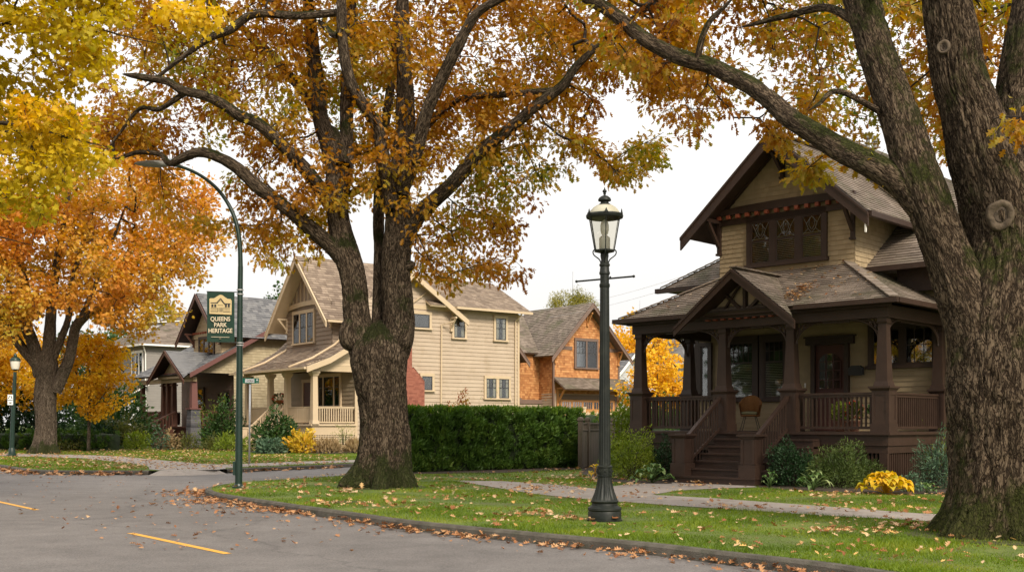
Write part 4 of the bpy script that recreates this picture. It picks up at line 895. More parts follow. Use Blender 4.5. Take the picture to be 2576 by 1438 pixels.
# ================= cedar shingle house =================
def cedar_house():
    H=T('cedar_house','orange cedar shingle house with garage and brown trim, behind the cream house','house',(2.95,78,0),R(38))
    mv=M['mauve']; ce=M['cedar']; sh=(.17,.028,.2,.02)
    w=MB()
    courses(w,[(0,0,3.7),(6.4,0,3.7),(6.4,0,6.75),(0,0,6.75)],(0,-1,0),*sh); courses(w,[(0,0,6.75),(6.4,0,6.75),(3.2,0,9.95)],(0,-1,0),*sh)
    courses(w,[(0,3,3.2),(0,0,3.2),(0,0,6.8),(0,3,6.8)],(-1,0,0),*sh); courses(w,[(6.4,0,0),(6.4,9,0),(6.4,9,6.8),(6.4,0,6.8)],(1,0,0),*sh)
    courses(w,[(-2.6,1.6,3.2),(0,1.6,3.2),(0,1.6,6.6),(-2.6,1.6,6.6)],(0,-1,0),*sh)
    courses(w,[(-6.2,.9,3.2),(-2.3,.9,3.2),(-2.3,.9,6.0),(-4.2,.9,8.0),(-6.2,.9,8.0)],(0,-1,0),*sh)
    courses(w,[(-2.3,.9,3.2),(-2.3,1.6,3.2),(-2.3,1.6,6.2),(-2.3,.9,6.2)],(1,0,0),*sh)
    w.build('wall',ce,H)
    lo=MB(); courses(lo,[(-6.2,1.3,0),(0,1.3,0),(0,1.3,3.0),(-6.2,1.3,3.0)],(0,-1,0),.2,.03); courses(lo,[(0,1.3,0),(0,0,0),(0,0,3.7),(0,1.3,3.7)],(-1,0,0),.2,.03)
    lo.add([(0,-.01,0),(6.4,-.01,0),(6.4,-.01,3.7),(0,-.01,3.7)],[(0,1,2,3)],.5); lo.build('lower_wall',M['cream'],H)
    t=MB(); t.box(-6.2,0,1.2,1.3,2.95,3.25); t.box(-6.2,-2.25,.82,.88,3.1,3.35); t.box(0,1.75,-.05,-.035,6.85,7.1); t.box(4.4,6.45,-.05,-.035,6.85,7.1); t.box(-.06,.08,-.06,.06,0,6.7); t.box(6.3,6.46,-.06,.06,3.7,6.7); t.build('trim_board',mv,H)
    t=MB(); t.box(-.1,-.02,-.12,-.06,0,6.4); t.build('downpipe',mv,H)
    roof(H,[[(-.6,-.7,6.35),(3.2,-.7,10.3),(3.2,7,10.3),(-.6,7,6.35)],[(7.0,-.7,6.35),(3.2,-.7,10.3),(3.2,7,10.3),(7.0,7,6.35)],
            [(-2.0,.3,5.9),(-4.4,.3,8.6),(-4.4,7,8.6),(-2.0,7,5.9)],[(-7,1.2,6.6),(-.3,1.2,6.6),(1.2,5,9.7),(-7,5,9.7)]],.2,M['roof1'],mv,.3,.03)
    barge(H,(3.2,-.72,10.26),[(-.75,-.72,6.15),(7.15,-.72,6.15)],.22,.06,mv); barge(H,(-4.4,.28,8.56),[(-1.95,.28,5.8)],.22,.06,mv)
    for x in (.1,6.3): bracket(H,x,-.03,6.9,M['garage'],.6,1.0,.12)
    bracket(H,3.2,-.03,9.6,M['garage'],.6,.9,.12)
    window(H,(3.1,-.03,5.6),0,2.0,1.95,mv,2,trim=.16,kind='hung',munt=(3,2,False),mull=.14)
    window(H,(-3.55,.87,4.7),0,1.1,1.75,mv,1,trim=.16,kind='hung')
    window(H,(-2.9,1.27,1.1),0,1.2,.9,mv,1,trim=.16,kind='plain')
    roof(H,[[(.0,-1.3,4.0),(6.9,-1.3,4.0),(6.9,0,4.85),(.0,0,4.85)]],.2,M['roof1'],mv,.3,.03,name='garage_awning')
    for x in (.35,6.2): bracket(H,x,-.03,4.1,M['garage'],1.0,1.3,.16)
    for x0 in (1.0,):
        g=MB(); g.box(.6,5.9,-.1,-.02,.6,3.25); gd=g.build('garage_door',M['garage'],H)
        p=MB(); mu=MB()
        for k in range(5):
            xx=.75+k*1.03; p.box(xx,xx+.82,-.115,-.101,2.6,3.1)
            for j in range(1,4): mu.box(xx+.205*j-.02,xx+.205*j+.02,-.13,-.116,2.6,3.1)
        p.build('pane',M['glassd'],gd); mu.build('muntin',M['garage'],gd)
        f=MB(); f.box(.4,6.1,-.12,-.02,3.3,3.6); f.box(.42,.58,-.12,-.02,0,3.3); f.box(5.92,6.08,-.12,-.02,0,3.3); f.build('garage_frame',mv,H)
cedar_house()

# ================= small dark craftsman further left =================
def left_house():
    H=T('craftsman_house','small red-brown craftsman house with stone pier and slate roof, left of the cream house','house',(-20.97,72,0),R(-50))
    b2=M['brown2']; br=M['brown']
    w=MB(); courses(w,[(-8.9,3,0),(0,3,0),(0,3,5.2),(-8.9,3,5.2)],(0,-1,0),.2,.03); courses(w,[(-8.9,16,0),(-8.9,3,0),(-8.9,3,5.2),(-8.9,16,5.2)],(-1,0,0),.2,.03); w.build('wall',M['mauve'],H)  # dark wall colour stands in for the shade under the porch
    s=MB(); courses(s,[(.1,2.8,0),(.1,16,0),(.1,16,5),(.1,9,10.1),(.1,2.8,6.5)],(1,0,0),.19,.03,.26,.01); courses(s,[(.1,0,4.9),(.1,2.8,4.9),(.1,2.8,6.5)],(1,0,0),.19,.03,.26,.01); s.build('side_wall',M['yshingle'],H)
    g=MB(); courses(g,[(-4.5,2,5.4),(-.1,2,5.4),(-.1,2,7.6),(-4.5,2,7.6)],(0,-1,0),.18,.025); courses(g,[(-4.5,2,7.6),(-.1,2,7.6),(-2.3,2,9.9)],(0,-1,0),.18,.025); courses(g,[(-.1,2,5.4),(-.1,8,5.4),(-.1,8,7.6),(-.1,2,7.6)],(1,0,0),.18,.025); g.build('gable_wall',M['tanshingle'],H)
    roof(H,[[(-5.5,1.2,7.3),(-2.3,1.2,10.4),(-2.3,9,10.4),(-5.5,9,7.3)],[(.9,1.2,7.3),(-2.3,1.2,10.4),(-2.3,9,10.4),(.9,9,7.3)]],.22,M['roof3'],br,.34,.03,name='front_gable_roof')
    roof(H,[[(-9.4,-.55,4.8),(.75,-.55,4.8),(.75,5.5,8.2),(-9.4,5.5,8.2)],[(-9.4,5.5,8.2),(.75,5.5,8.2),(.75,9,10.35),(-9.4,9,10.35)],[(-9.4,9,10.35),(.75,9,10.35),(.75,16.5,5.2),(-9.4,16.5,5.2)]],.22,M['roof3'],br,.34,.03,name='main_roof')
    roof(H,[[(-5.1,-1.0,4.5),(-2.2,-1.0,6.4),(-2.2,2.5,6.4),(-4.7,-.5,4.8)],[(.7,-1.0,4.5),(-2.2,-1.0,6.4),(-2.2,2.5,6.4),(.3,-.5,4.8)]],.22,M['roof3'],br,.34,.03,name='porch_gable_roof')
    barge(H,(-2.3,1.17,10.36),[(-5.65,1.17,7.1),(1.05,1.17,7.1)],.24,.07,b2); barge(H,(-2.2,-1.03,6.38),[(-5.25,-1.03,4.35),(.85,-1.03,4.35)],.22,.06,b2)
    vb=MB()
    for (y0,z0),(y1,z1) in (((-.6,4.8),(5.5,8.2)),((5.5,8.2),(9,10.35)),((9,10.35),(16.5,5.2))): vb.ext([(.76,y0,z0+.03),(.76,y1,z1+.03),(.76,y1,z1-.28),(.76,y0,z0-.28)],(.08,0,0))
    vb.build('barge_board',M['mauvered'],H)
    pf=MB(); courses(pf,[(-4.4,-.3,4.75),(0,-.3,4.75),(-2.2,-.3,6.2)],(0,-1,0),.18,.025); pf.build('porch_gable_panel',M['tanshingle'],H)
    t=MB(); t.box(-9.2,.3,-.2,.1,4.3,4.6); t.box(-4.9,.4,-.45,-.3,4.55,4.75); t.box(-4.6,0,1.9,1.98,7.4,7.7); t.build('porch_beam',M['tan'],H)
    de=MB()
    for i in range(15): x=-3.7+3.0*i/14; de.box(x-.06,x+.06,-.46,-.34,4.8,4.92)
    de.build('dentils',M['dentil'],H); de=MB()
    for i in range(15): x=-4.3+4*i/14; de.box(x-.06,x+.06,1.82,1.9,7.72,7.85)
    de.build('dentils',M['dentil'],H)
    for x in (-4.4,-.2): bracket(H,x,1.98,7.8,b2,.7,.9,.14)
    dk=MB(); dk.box(-9,.3,-.3,3,1.25,1.35); dk.box(-9,.2,-.2,-.1,.0,1.249); dk.build('porch_floor',b2,H)
    for x in (-3.2,-4.1,-4.9,-8.7):
        c=MB(); c.frus(x,0,1.35,4.3,.36,.28); c.frus(x,0,4.1,4.2,.42,.42); c.build('column',b2,H)
    p=MB()
    for k in range(19): p.frus(random.uniform(-.02,.02),0,k*.13,k*.13+.125,.78-.008*k+random.uniform(-.03,.03),.78-.008*k+random.uniform(-.03,.03),r=random.random())
    po=p.build('stone_pier',M['stone'],H); c=MB(); c.frus(0,0,2.47,2.55,.8,.8); c.frus(0,0,2.55,4.3,.42,.34); c.build('shaft',M['mauvered'],po)
    railing(H,(.0,.3),(0,2.8),1.35,2.35,b2,.28,.12); railing(H,(-8.5,0),(-5,0),1.35,2.35,b2,.14,.1,solid=True); railing(H,(-8.7,.2),(-8.7,2.8),1.35,2.35,b2,.14,.1,solid=True)
    st=MB()
    for k in range(1,8): z=1.35-k*.17; y=-.3-(k-1)*.36; st.box(-5,-2.5,y-.36,y,0,z)
    st.build('stairs',b2,H)
    for x in (-5,-2.5): railing(H,(x,-2.75),(x,-.2),.25,1.15,b2,.2,.06,z0b=1.35,z1b=2.35,name='stair_rail'); nw=MB(); nw.frus(x,-2.85,0,1.25,.5,.5); nw.build('newel_post',b2,H)
    window(H,(-2.3,1.98,5.75),0,2.2,1.6,br,3,trim=.15,kind='hung',glass='glass',fill='curtain2',sash='brown'); window(H,(-1.2,2.97,2.7),0,.8,1.0,br,1,kind='plain',sash='brown'); window(H,(-5.6,2.97,2.4),0,1.2,1.6,br,1,kind='hung',sash='brown',fill='curtain2')
    d=MB(); d.box(-3.5,-2.5,2.85,2.97,1.35,3.6); d.build('door',M['door'],H)
M['mauvered']=mat('faded_maroon_trim',[(.12,.05,.045),(.17,.075,.065)],.6)
left_house()

# ================= background houses =================
def plain_house(name,label,p,rot,W,D,hw,hr,mw,mr,trim,hip=True,wins=(),loww=None):
    H=T(name,label,'house',p,rot); w=MB()
    for P,n in (([(-W,0,0),(0,0,0),(0,0,hw),(-W,0,hw)],(0,-1,0)),([(0,0,0),(0,D,0),(0,D,hw),(0,0,hw)],(1,0,0)),([(-W,D,0),(-W,0,0),(-W,0,hw),(-W,D,hw)],(-1,0,0)),([(0,D,0),(-W,D,0),(-W,D,hw),(0,D,hw)],(0,1,0))): courses(w,P,n,.22,.02)
    w.build('wall',mw,H); o=.6; k=min(W,D)/2+o if hip else 0
    if hip: P=[[(-W-o,-o,hw),(o,-o,hw),(o-k,k-o,hr),(-W-o+k,k-o,hr)],[(o,-o,hw),(o,D+o,hw),(o-k,D+o-k,hr),(o-k,k-o,hr)],[(-W-o,D+o,hw),(-W-o,-o,hw),(-W-o+k,k-o,hr),(-W-o+k,D+o-k,hr)],[(o,D+o,hw),(-W-o,D+o,hw),(-W-o+k,D+o-k,hr),(o-k,D+o-k,hr)]]
    else: P=[[(-W-o,-o,hw),(-W/2,-o,hr),(-W/2,D+o,hr),(-W-o,D+o,hw)],[(o,-o,hw),(-W/2,-o,hr),(-W/2,D+o,hr),(o,D+o,hw)]]
    roof(H,P,.25,mr,trim,.4,.03)
    if not hip:
        g=MB(); courses(g,[(-W,0,hw),(0,0,hw),(-W/2,0,hr-.2)],(0,-1,0),.22,.02); g.build('gable_wall',mw,H); barge(H,(-W/2,-o-.02,hr),[(-W-o-.1,-o-.02,hw-.05),(o+.1,-o-.02,hw-.05)],.2,.06,trim)
    g=MB(); g.box(-W-o-.15,o+.15,-o-.15,-o,hw-.15,hw); g.box(o,o+.15,-o,D+o,hw-.15,hw); g.box(-W-o-.15,-W-o,-o,D+o,hw-.15,hw); g.build('gutter',trim,H)
    d=MB(); d.tube([(.5,-.5,hw-.1),(.1,-.12,hw-.8),(.1,-.12,0)],.06,6); d.build('downpipe',trim,H)
    for wd in wins: window(H,*wd)
    return H
W=M['white']
H5=plain_house('grey_house','grey stucco two storey house with white gutter, behind the left yellow tree',(-32.1,96,0),R(-50),11,12,8.5,12.2,M['grey'],M['roof1'],W,True,[((-1.9,-.03,5.9),0,2.3,1.9,W,3,.2,'plain',None,'curtain','glass'),((-8,-.03,5.9),0,2.0,1.7,W,2,.2,'plain',None,'curtain','glass')])
dm=MB(); dm.box(-5.9,-3.6,1.2,5,9.3,10.7); dm.build('dormer',M['greyside'],H5); roof(H5,[[(-6.2,.8,10.7),(-3.3,.8,10.7),(-3.3,5.2,11.2),(-6.2,5.2,11.2)]],.25,M['roof1'],W,.4,.03,name='dormer_roof'); window(H5,(-4.75,1.17,9.75),0,1.3,.7,W,2,.12,'plain')
roof(H5,[[(-12,-2.6,3.6),(.6,-2.6,3.6),(.6,0,5.0),(-12,0,5.0)]],.25,M['roof1'],W,.4,.03,name='lower_roof')
w=MB(); courses(w,[(-11,-2,0),(0,-2,0),(0,-2,3.6),(-11,-2,3.6)],(0,-1,0),.22,.02); courses(w,[(0,-2,0),(0,0,0),(0,0,3.6),(0,-2,3.6)],(1,0,0),.22,.02); w.build('lower_wall',M['greyside'],H5)
plain_house('pale_house','pale grey house with white eaves glimpsed through the dark porch arch',(16.4,104,0),R(-48),9,12,7.3,10.6,M['greyside'],M['roof3'],W,True,[((-2.0,-.03,4.7),0,1.2,1.4,W,1,.15)])
plain_house('pale_house','pale house with steep white gable verge behind the cedar house garage',(12.2,96,0),R(38),5,9,4.6,7.6,M['greyside'],M['roof3'],W,False,[])
def text(s, size, m, parent, loc, rot, depth=.002, name='lettering', sx=1.0, bold=0.0):
    c=bpy.data.curves.new(name,'FONT'); c.body=s; c.size=size; c.align_x='CENTER'; c.align_y='CENTER'; c.extrude=depth; c.offset=bold
    o=bpy.data.objects.new(name,c); link(o); dg=bpy.context.evaluated_depsgraph_get(); me=bpy.data.meshes.new_from_object(o.evaluated_get(dg)); bpy.data.objects.remove(o)
    me.materials.clear(); me.materials.append(m); o=link(bpy.data.objects.new(name,me),parent); o.location=loc; o.rotation_euler=rot; o.scale=(sx,1,1); return o
# ---------- near lantern post ----------
def lantern_post():
    b=gnd(1521,1308); L=T('lamp_post','tall green-black fluted lamp post with glass lantern on the near lawn','lamp post',b)
    ir=M['iron']; k=1/161.3
    m=MB(); m.lathe([(.275,-.05),(.275,.02),(.26,.025),(.258,.13),(.25,.15)],seg=40)
    m.lathe([(.25,.15),(.265,.17),(.262,.2),(.235,.215),(.205,.24),(.2,.27),(.215,.285),(.218,.305),(.2,.325)],seg=40)
    m.lathe([(.2,.325),(.185,.37),(.158,.44),(.135,.52),(.118,.6),(.11,.68)],seg=96,flute=16,fl=(.35,.66))
    m.lathe([(.11,.68),(.122,.69),(.122,.705),(.112,.712),(.112,.82),(.122,.828),(.122,.845),(.1,.86)],seg=32)
    for i in range(8):
        t=i*math.pi/4; m.M=Matrix.Rotation(t,4,'Z'); m.box(.1,.117,-.028,.028,.72,.81); m.lathe([(.0,-.02),(.018,-.01),(.018,.01),(0,.02)],(.114,0,.765),8); m.M=Matrix.Identity(4)
    m.build('base',ir,L,smooth='auto')
    s=MB(); s.lathe([(.094,.85),(.094,.9),(.082,2.3),(.072,3.62),(.07,3.66)],seg=128,flute=16,fl=(.89,3.6)); s.build('shaft',ir,L,smooth='auto')
    c=MB(); c.lathe([(.072,3.62),(.082,3.64),(.082,3.68),(.07,3.69),(.07,3.82),(.082,3.83),(.085,3.86),(.075,3.88),(.07,3.95),(.083,3.965),(.083,3.99),(.06,4.01),(.045,4.15)],seg=24)
    for i in range(3): t=i*2.094; c.lathe([(.0,-.015),(.014,-.01),(.014,.01),(0,.015)],(.088*math.cos(t),.088*math.sin(t),3.79),8)
    c.build('collar',ir,L,smooth='auto')
    lb=MB(); d=Vector((.71,.71,0))*-1; A=Vector((0,0,3.76)); lb.tube([A-Vector((.42,.30,0)),A+Vector((.42,.30,0))*1],[.014,.014],8)
    for sg in (-1,1): q=A+Vector((.42,.30,0))*sg; lb.lathe([(0,-.024),(.02,-.014),(.022,0),(.02,.014),(0,.024)],q,10)
    for v in lb.v: pass
    lb.v=[(x,y*-1,z) for x,y,z in lb.v]; lb.build('ladder_bar',ir,L,smooth='auto')
    sc=MB()
    for k_ in range(4):
        t=R(45)+k_*math.pi/2 if False else k_*math.pi/2
        cs,sn=math.cos(t),math.sin(t)
        prof=[(.055,3.95),(.06,4.02),(.085,4.07),(.13,4.1),(.172,4.135),(.185,4.18),(.165,4.215),(.14,4.205)]
        pts=smooth([Vector((r*cs,r*sn,z)) for r,z in prof],2); sc.tube(pts,.0095,6)
    for i in range(3): t=.5+i*2.094; sc.tube([(.03*math.cos(t),.03*math.sin(t),4.0),(.055*math.cos(t),.055*math.sin(t),4.12),(.05*math.cos(t),.05*math.sin(t),4.2)],.017,8)
    sc.build('scroll_bracket',ir,L,smooth='auto')
    # lantern: tapered six sided glass
    N=6; ph=R(90); z0,z1=4.2,4.72; r0,r1=.165,.262
    P=lambda r,z,i:Vector((r*math.cos(ph+i*2*math.pi/N),r*math.sin(ph+i*2*math.pi/N),z))
    fr=MB(); fr.lathe([(.02,4.15),(.1,4.17),(r0+.012,z0-.01),(r0+.012,z0+.008)],seg=N,ph=ph)
    for i in range(N): fr.tube([P(r0,z0,i),P(r1,z1,i)],.0085,6)
    fr.lathe([(r1,z1-.02),(r1+.022,z1-.012),(r1+.03,z1+.02),(r1+.018,z1+.045),(r1-.005,z1+.05)],seg=36)
    for i in range(N): p=P(r1+.022,z1+.03,i+.0); fr.M=Matrix.Translation(p)@Matrix.Rotation(ph+i*2*math.pi/N,4,'Z'); fr.ext([(0,-.04,0),(0,.04,0),(0,.018,.03),(0,0,.075),(0,-.018,.03)],(.012,0,0)); fr.M=Matrix.Identity(4)
    ln=fr.build('lantern_frame',ir,L,smooth='auto')
    g=MB()
    for i in range(N): a,b_,c_,d_=P(r0-.004,z0+.01,i),P(r0-.004,z0+.01,i+1),P(r1-.006,z1-.01,i+1),P(r1-.006,z1-.01,i); g.add([a,b_,c_,d_],[(0,1,2,3)])
    g.build('pane',M['lampglass'],ln)
    dm=MB(); dm.lathe([(.25,4.755),(.25,4.765),(.222,4.82),(.18,4.868),(.13,4.9),(.1,4.905)],seg=36); dm.lathe([(.24,4.715),(.25,4.75),(.1,4.75)],seg=36); dm.build('dome',M['opal'],L,smooth='auto')
    ca=MB(); ca.lathe([(.105,4.9),(.1,4.915),(.065,4.94),(.06,4.965),(.1,4.975),(.103,4.99),(.09,5.02),(.05,5.05),(.02,5.055),(.016,5.075),(.025,5.085),(.018,5.095),(.035,5.12),(.03,5.14),(.012,5.155),(.01,5.17),(.001,5.195)],seg=24); ca.build('finial',ir,L,smooth='auto')
    bu=MB(); bu.lathe([(.08,4.21),(.085,4.22),(.085,4.4),(.06,4.42),(.035,4.44),(.055,4.47),(.065,4.52),(.065,4.6),(.05,4.65),(.02,4.68)],seg=24); bu.build('bulb_holder',M['white'],L,smooth='auto')
lantern_post()
# ---------- arched street light with banner ----------
def street_light():
    b=gnd(600,1226); Y=b.y; L=T('street_light','tall dark green arched street light with banner on the grass corner','street light',b); g=M['greenpole']
    def w(u,v,dy=0): p=at(u,v,Y+dy)-b; return p
    po=MB(); pts=[Vector((0,0,-.05)),w(601,1150),w(602,1000),w(603,850),w(604,740),w(605,670)]; po.tube(pts,[.086,.084,.078,.07,.064,.06],14)
    po.lathe([(.15,0),(.15,.03),(.11,.05),(.09,.1)],seg=20); po.box(-.12,-.06,-.06,.06,.3,.62); po.build('pole',g,L,smooth='auto')
    ar=MB(); ap=smooth([w(605,672),w(604,620),w(598,570),w(580,520),w(548,474),w(505,440),w(460,420),w(420,412)],2); n=len(ap); ar.tube(ap,[.058-.028*i/(n-1) for i in range(n)],12); ar.build('arm',g,L,smooth='auto')
    h=MB(); A=w(425,413); B=w(338,411); d=(B-A).normalized()
    hp=[A,A+d*.05,A+d*.25,A+d*.5,A+d*.72,B]; hr=[.035,.06,.085,.075,.05,.012]
    h.tube(hp,hr,12); h.v=[(x,y*1.3 if True else y,z if z>0 else z) for x,y,z in h.v]; lh=h.build('lamp_head',M['lamphead'],L,smooth='auto')
    cl=MB()
    for v in (729,740,862,868): p=w(604,v); cl.lathe([(.07,-.012),(.082,-.012),(.082,.012),(.07,.012)],p,16)
    cl.build('clamp',M['steel'],L,smooth='auto')
    br=MB(); br.tube([w(604,735),w(520,733)],.012,8); br.tube([w(604,862),w(524,858)],.012,8); br.build('banner_arm',M['black'],L)
    # banner
    x0,x1=w(521,735).x,w(590,735).x; z0=w(521,860).z; z1=w(521,734).z; W_=x1-x0; H_=z1-z0
    bn=MB(); nx=10; nz=16; vs=[];fs=[]
    for j in range(nz+1):
        for i in range(nx+1): u=i/nx; v=j/nz; vs.append((x0+W_*u,-.012+.012*math.sin(3.1*u+1)*math.sin(math.pi*v),z0+H_*v))
    for j in range(nz):
        for i in range(nx): a=j*(nx+1)+i; fs.append((a,a+1,a+nx+2,a+nx+1))
    bn.add(vs,fs,.5); b2=MB(); b2.add([(x,y+.012,z) for x,y,z in vs],fs,.5)
    bo=bn.build('banner',M['banner'],L,smooth=True); b2.build('banner_back',M['banner'],bo,smooth=True)
    cx=(x0+x1)/2; Yb=-.034; X=lambda q:x0+W_*(q-150)/670; Z=lambda q:z1-H_*(q-130)/1200   # positions measured on the banner
    em=MB(); top=[(215,300),(240,285),(330,285),(400,240),(450,210),(490,200),(535,212),(590,255),(660,298),(735,305),(760,350),(755,680),(215,655)]
    em.ext([(X(a),Yb,Z(b_)) for a,b_ in top],(0,.006,0)); eo=em.build('emblem',M['gold'],bo)
    li=MB(); y=Yb-.003
    def ln(pts,t): 
        for p,q in zip(pts,pts[1:]): li.bar((X(p[0]),y,Z(p[1])),(X(q[0]),y,Z(q[1])),.004,t,up=(0,1,0)) if False else li.bar((X(p[0]),y,Z(p[1])),(X(q[0]),y,Z(q[1])),t,.004,up=(0,1,0))
    ln([(245,395),(395,395),(490,290),(585,415),(730,420)],.02); ln([(400,415),(490,325),(590,440)],.008)
    for a in (290,360,620,690): li.box(X(a)-.024,X(a)+.024,y-.002,y+.002,Z(500),Z(430))
    for a in (420,455,490,515,545): li.box(X(a)-.006,X(a)+.006,y-.002,y+.002,Z(612),Z(510))
    ln([(245,600),(420,605)],.008); ln([(550,610),(735,618)],.008); ln([(420,450),(550,455)],.008); ln([(250,520),(400,525)],.006); ln([(560,520),(720,525)],.006)
    for a in range(255,410,26): ln([(a,525),(a,600)],.004)
    for a in range(575,730,26): ln([(a,525),(a,608)],.004)
    li.build('house_drawing',M['black'],eo)
    for s,zz,wd in (('QUEENS',785,.92),('PARK',925,.92),('HERITAGE',1065,.92)):
        text(s,.142,M['ivory'],bo,(X(482),Yb,Z(zz)),(R(90),0,0),.002,sx=wd*.95,bold=.0025)
    ru=MB(); ru.bar((X(260),Yb,Z(1208)),(X(705),Yb,Z(1218)),.008,.004,up=(0,1,0)); ru.lathe([(0,-.004),(.022,-.003),(.022,.003),(0,.004)],(X(478),Yb,Z(1250)),10); ru.build('rule',M['ivory'],bo)
street_light()
# ---------- small street name sign ----------
def name_sign():
    b=gnd(627,1166); Y=b.y; L=T('street_sign','small green street name sign on a grey steel post by the side street','street sign',b); s=Y/F
    po=MB(); po.tube([(0,0,-.05),(0.03,0,(1166-966)*s)],[.035,.035],10); po.build('post',M['steel'],L,smooth=True)
    z0=(1166-964)*s; z1=(1166-950.5)*s; x0=(600-627)*s; x1=(652-627)*s
    bl=MB(); bl.box(x0,x1,-.045,-.035,z0,z1); bo=bl.build('sign_blade',M['signgreen'],L)
    w=MB(); w.box((620-627)*s-.04,(642-627)*s-.02,-.048,-.0455,z0+.03,z1-.03); wo=w.build('name_panel',M['signwhite'],bo)
    text('GEORGIA',.11,M['black'],bo,((630.0-627)*s,-.0495,(z0+z1)/2-.005),(R(90),0,0),.0005,sx=.55)
    c=MB(); c.lathe([(.0,-.001),(.035,-.001),(.035,.001),(.0,.001)],seg=16); co=c.build('emblem_disc',M['signwhite'],bo,loc=((647.5-627)*s,-.048,(z0+z1)/2+.03)); co.rotation_euler=(R(90),0,0)
    l=MB(); l.box((645-627)*s,(650.5-627)*s,-.048,-.0455,z0+.02,z0+.035); l.box(x0+.01,x0+.09,-.048,-.0455,z1-.1,z1-.02); l.box(x0+.02,x0+.08,-.048,-.0455,z0+.03,z0+.09); l.build('lettering',M['signwhite'],bo)
name_sign()
# ---------- far left lamp ----------
def far_lamp():
    b=gnd(30,1147); Y=b.y; s=Y/F; L=T('lamp_post','smaller green lamp post with rounded lantern and white notice, far left','lamp post',b)
    def w(u,v): return ((u-30)*s,0,(1147-v)*s)
    m=MB(); m.lathe([(.24,0),(.24,.06),(.16,.12),(.15,.3),(.1,.42),(.09,.5)],seg=20); m.tube([(0,0,.4),w(33,1040),w(38,935)],[.11,.095,.075],12); m.build('pole',M['greenpole'],L,smooth='auto')
    T_=w(38.5,932); la=MB(); la.lathe([(.06,0),(.14,.05),(.17,.07)],T_,18); lf=la.build('lantern_base',M['greenpole'],L,smooth='auto')
    g=MB(); g.lathe([(.15,.07),(.19,.2),(.215,.44),(.2,.46)],T_,18); g.build('lamp_glass',M['opal2'],L,smooth='auto')
    c=MB(); c.lathe([(.235,.45),(.24,.49),(.2,.58),(.12,.64),(.07,.66),(.08,.72),(.05,.78),(.01,.84)],T_,18); c.build('lamp_cap',M['greenpole'],L,smooth='auto')
    x0,_,z0=w(22.5,1018); x1,_,z1=w(36,992); sg=MB(); sg.box(x0,x1,-.14,-.12,z0,z1); so=sg.build('notice',M['signwhite'],L)
    k=MB(); xm=(x0+x1)/2; h=z1-z0
    k.ext([(xm-.1,-.142,z0+h*.6),(xm-.06,-.142,z0+h*.6),(xm-.02,-.142,z0+h*.85),(xm-.02,-.142,z0+h*.92),(xm-.05,-.142,z0+h*.9)],(0,-.003,0)); k.ext([(xm+.1,-.142,z0+h*.6),(xm+.06,-.142,z0+h*.6),(xm+.02,-.142,z0+h*.85),(xm+.02,-.142,z0+h*.92),(xm+.05,-.142,z0+h*.9)],(0,-.003,0))
    k.box(xm-.11,xm+.11,-.145,-.142,z0+h*.44,z0+h*.5); k.box(xm-.07,xm+.07,-.145,-.142,z0+h*.2,z0+h*.26); k.box(xm-.04,xm+.05,-.145,-.142,z0+h*.12,z0+h*.17); k.build('lettering',M['black'],so)
M['opal2']=mat('pale_lamp_glass',[(.62,.58,.5),(.7,.66,.58)],.3)
far_lamp()
# ---------- fence ----------
def fence():
    F_=T('wooden_fence','weathered brown board fence with capped posts between hedge and dark house','fence',gnd(1478,1176)); o=F_.location
    b=gnd(1590,1168); d=(Vector((3.6,3.2,0)))
    d=(at(1600,1060,46)-at(1478,1060,o.y)); d.z=0; d.normalize(); a=math.atan2(d.y,d.x); F_.rotation_euler=(0,0,a)
    def post(x): p=MB(); p.frus(x,0,0,1.62,.15,.15); p.frus(x,0,1.62,1.68,.2,.2); p.lathe([(.1,1.68),(.09,1.72),(.01,1.74)],(x,0,0),10); p.build('post',M['fence'],F_)
    for x in (0,2.1,4.2,6.3): post(x)
    post(-1.0)
    for x0,x1 in ((-.93,-.08),(.08,2.02),(2.18,4.12),(4.28,6.22)):
        p=MB(); x=x0
        while x<x1: p.box(x,min(x+.135,x1),-.02,.005,.05,1.28); x+=.14
        p.box(x0,x1,-.05,.05,1.28,1.33); p.box(x0,x1,.006,.05,.3,.38); p.build('board_panel',M['fence'],F_)
        l=MB(); l.box(x0,x1,-.03,.03,1.5,1.55); x=x0
        while x<x1: l.box(x,x+.03,-.01,.01,1.33,1.5); x+=.12
        l.build('lattice',M['fence'],F_)
fence()
def garden_fence():
    o=gnd(1302,1126); F_=T('picket_fence','low cream picket fence beyond the hedge between the cream and cedar houses','fence',(2.4,68.5,0),R(10))
    m=MB(); 
    for i in range(34): m.box(i*.2,i*.2+.06,-.01,.01,.2,2.3)
    m.box(0,6.8,.011,.04,2.1,2.2); m.box(0,6.8,.011,.04,.4,.5); m.build('pickets',M['creamtrim'],F_)
    for k in range(4): p=MB(); p.frus(k*2.2,0,0,2.5,.16,.16); p.frus(k*2.2,0,2.5,2.58,.22,.22); p.build('post',M['creamtrim'],F_)
garden_fence()
def wires():
    for k,(a,b) in enumerate((((1150,792,96),(1840,652,62)),((1150,812,97),(1840,672,63)))):
        A=at(*a); B=at(*b); pts=[]
        for i in range(25): t=i/24; p=A.lerp(B,t); p.z-=1.0*4*t*(1-t); pts.append(p)
        m=MB(); m.tube(pts,.009,4); o=m.build('power_line',M['steel']); tag(o,('upper','lower')[k]+' of two thin grey overhead wires crossing the pale sky behind the lamp post','wire')
wires()
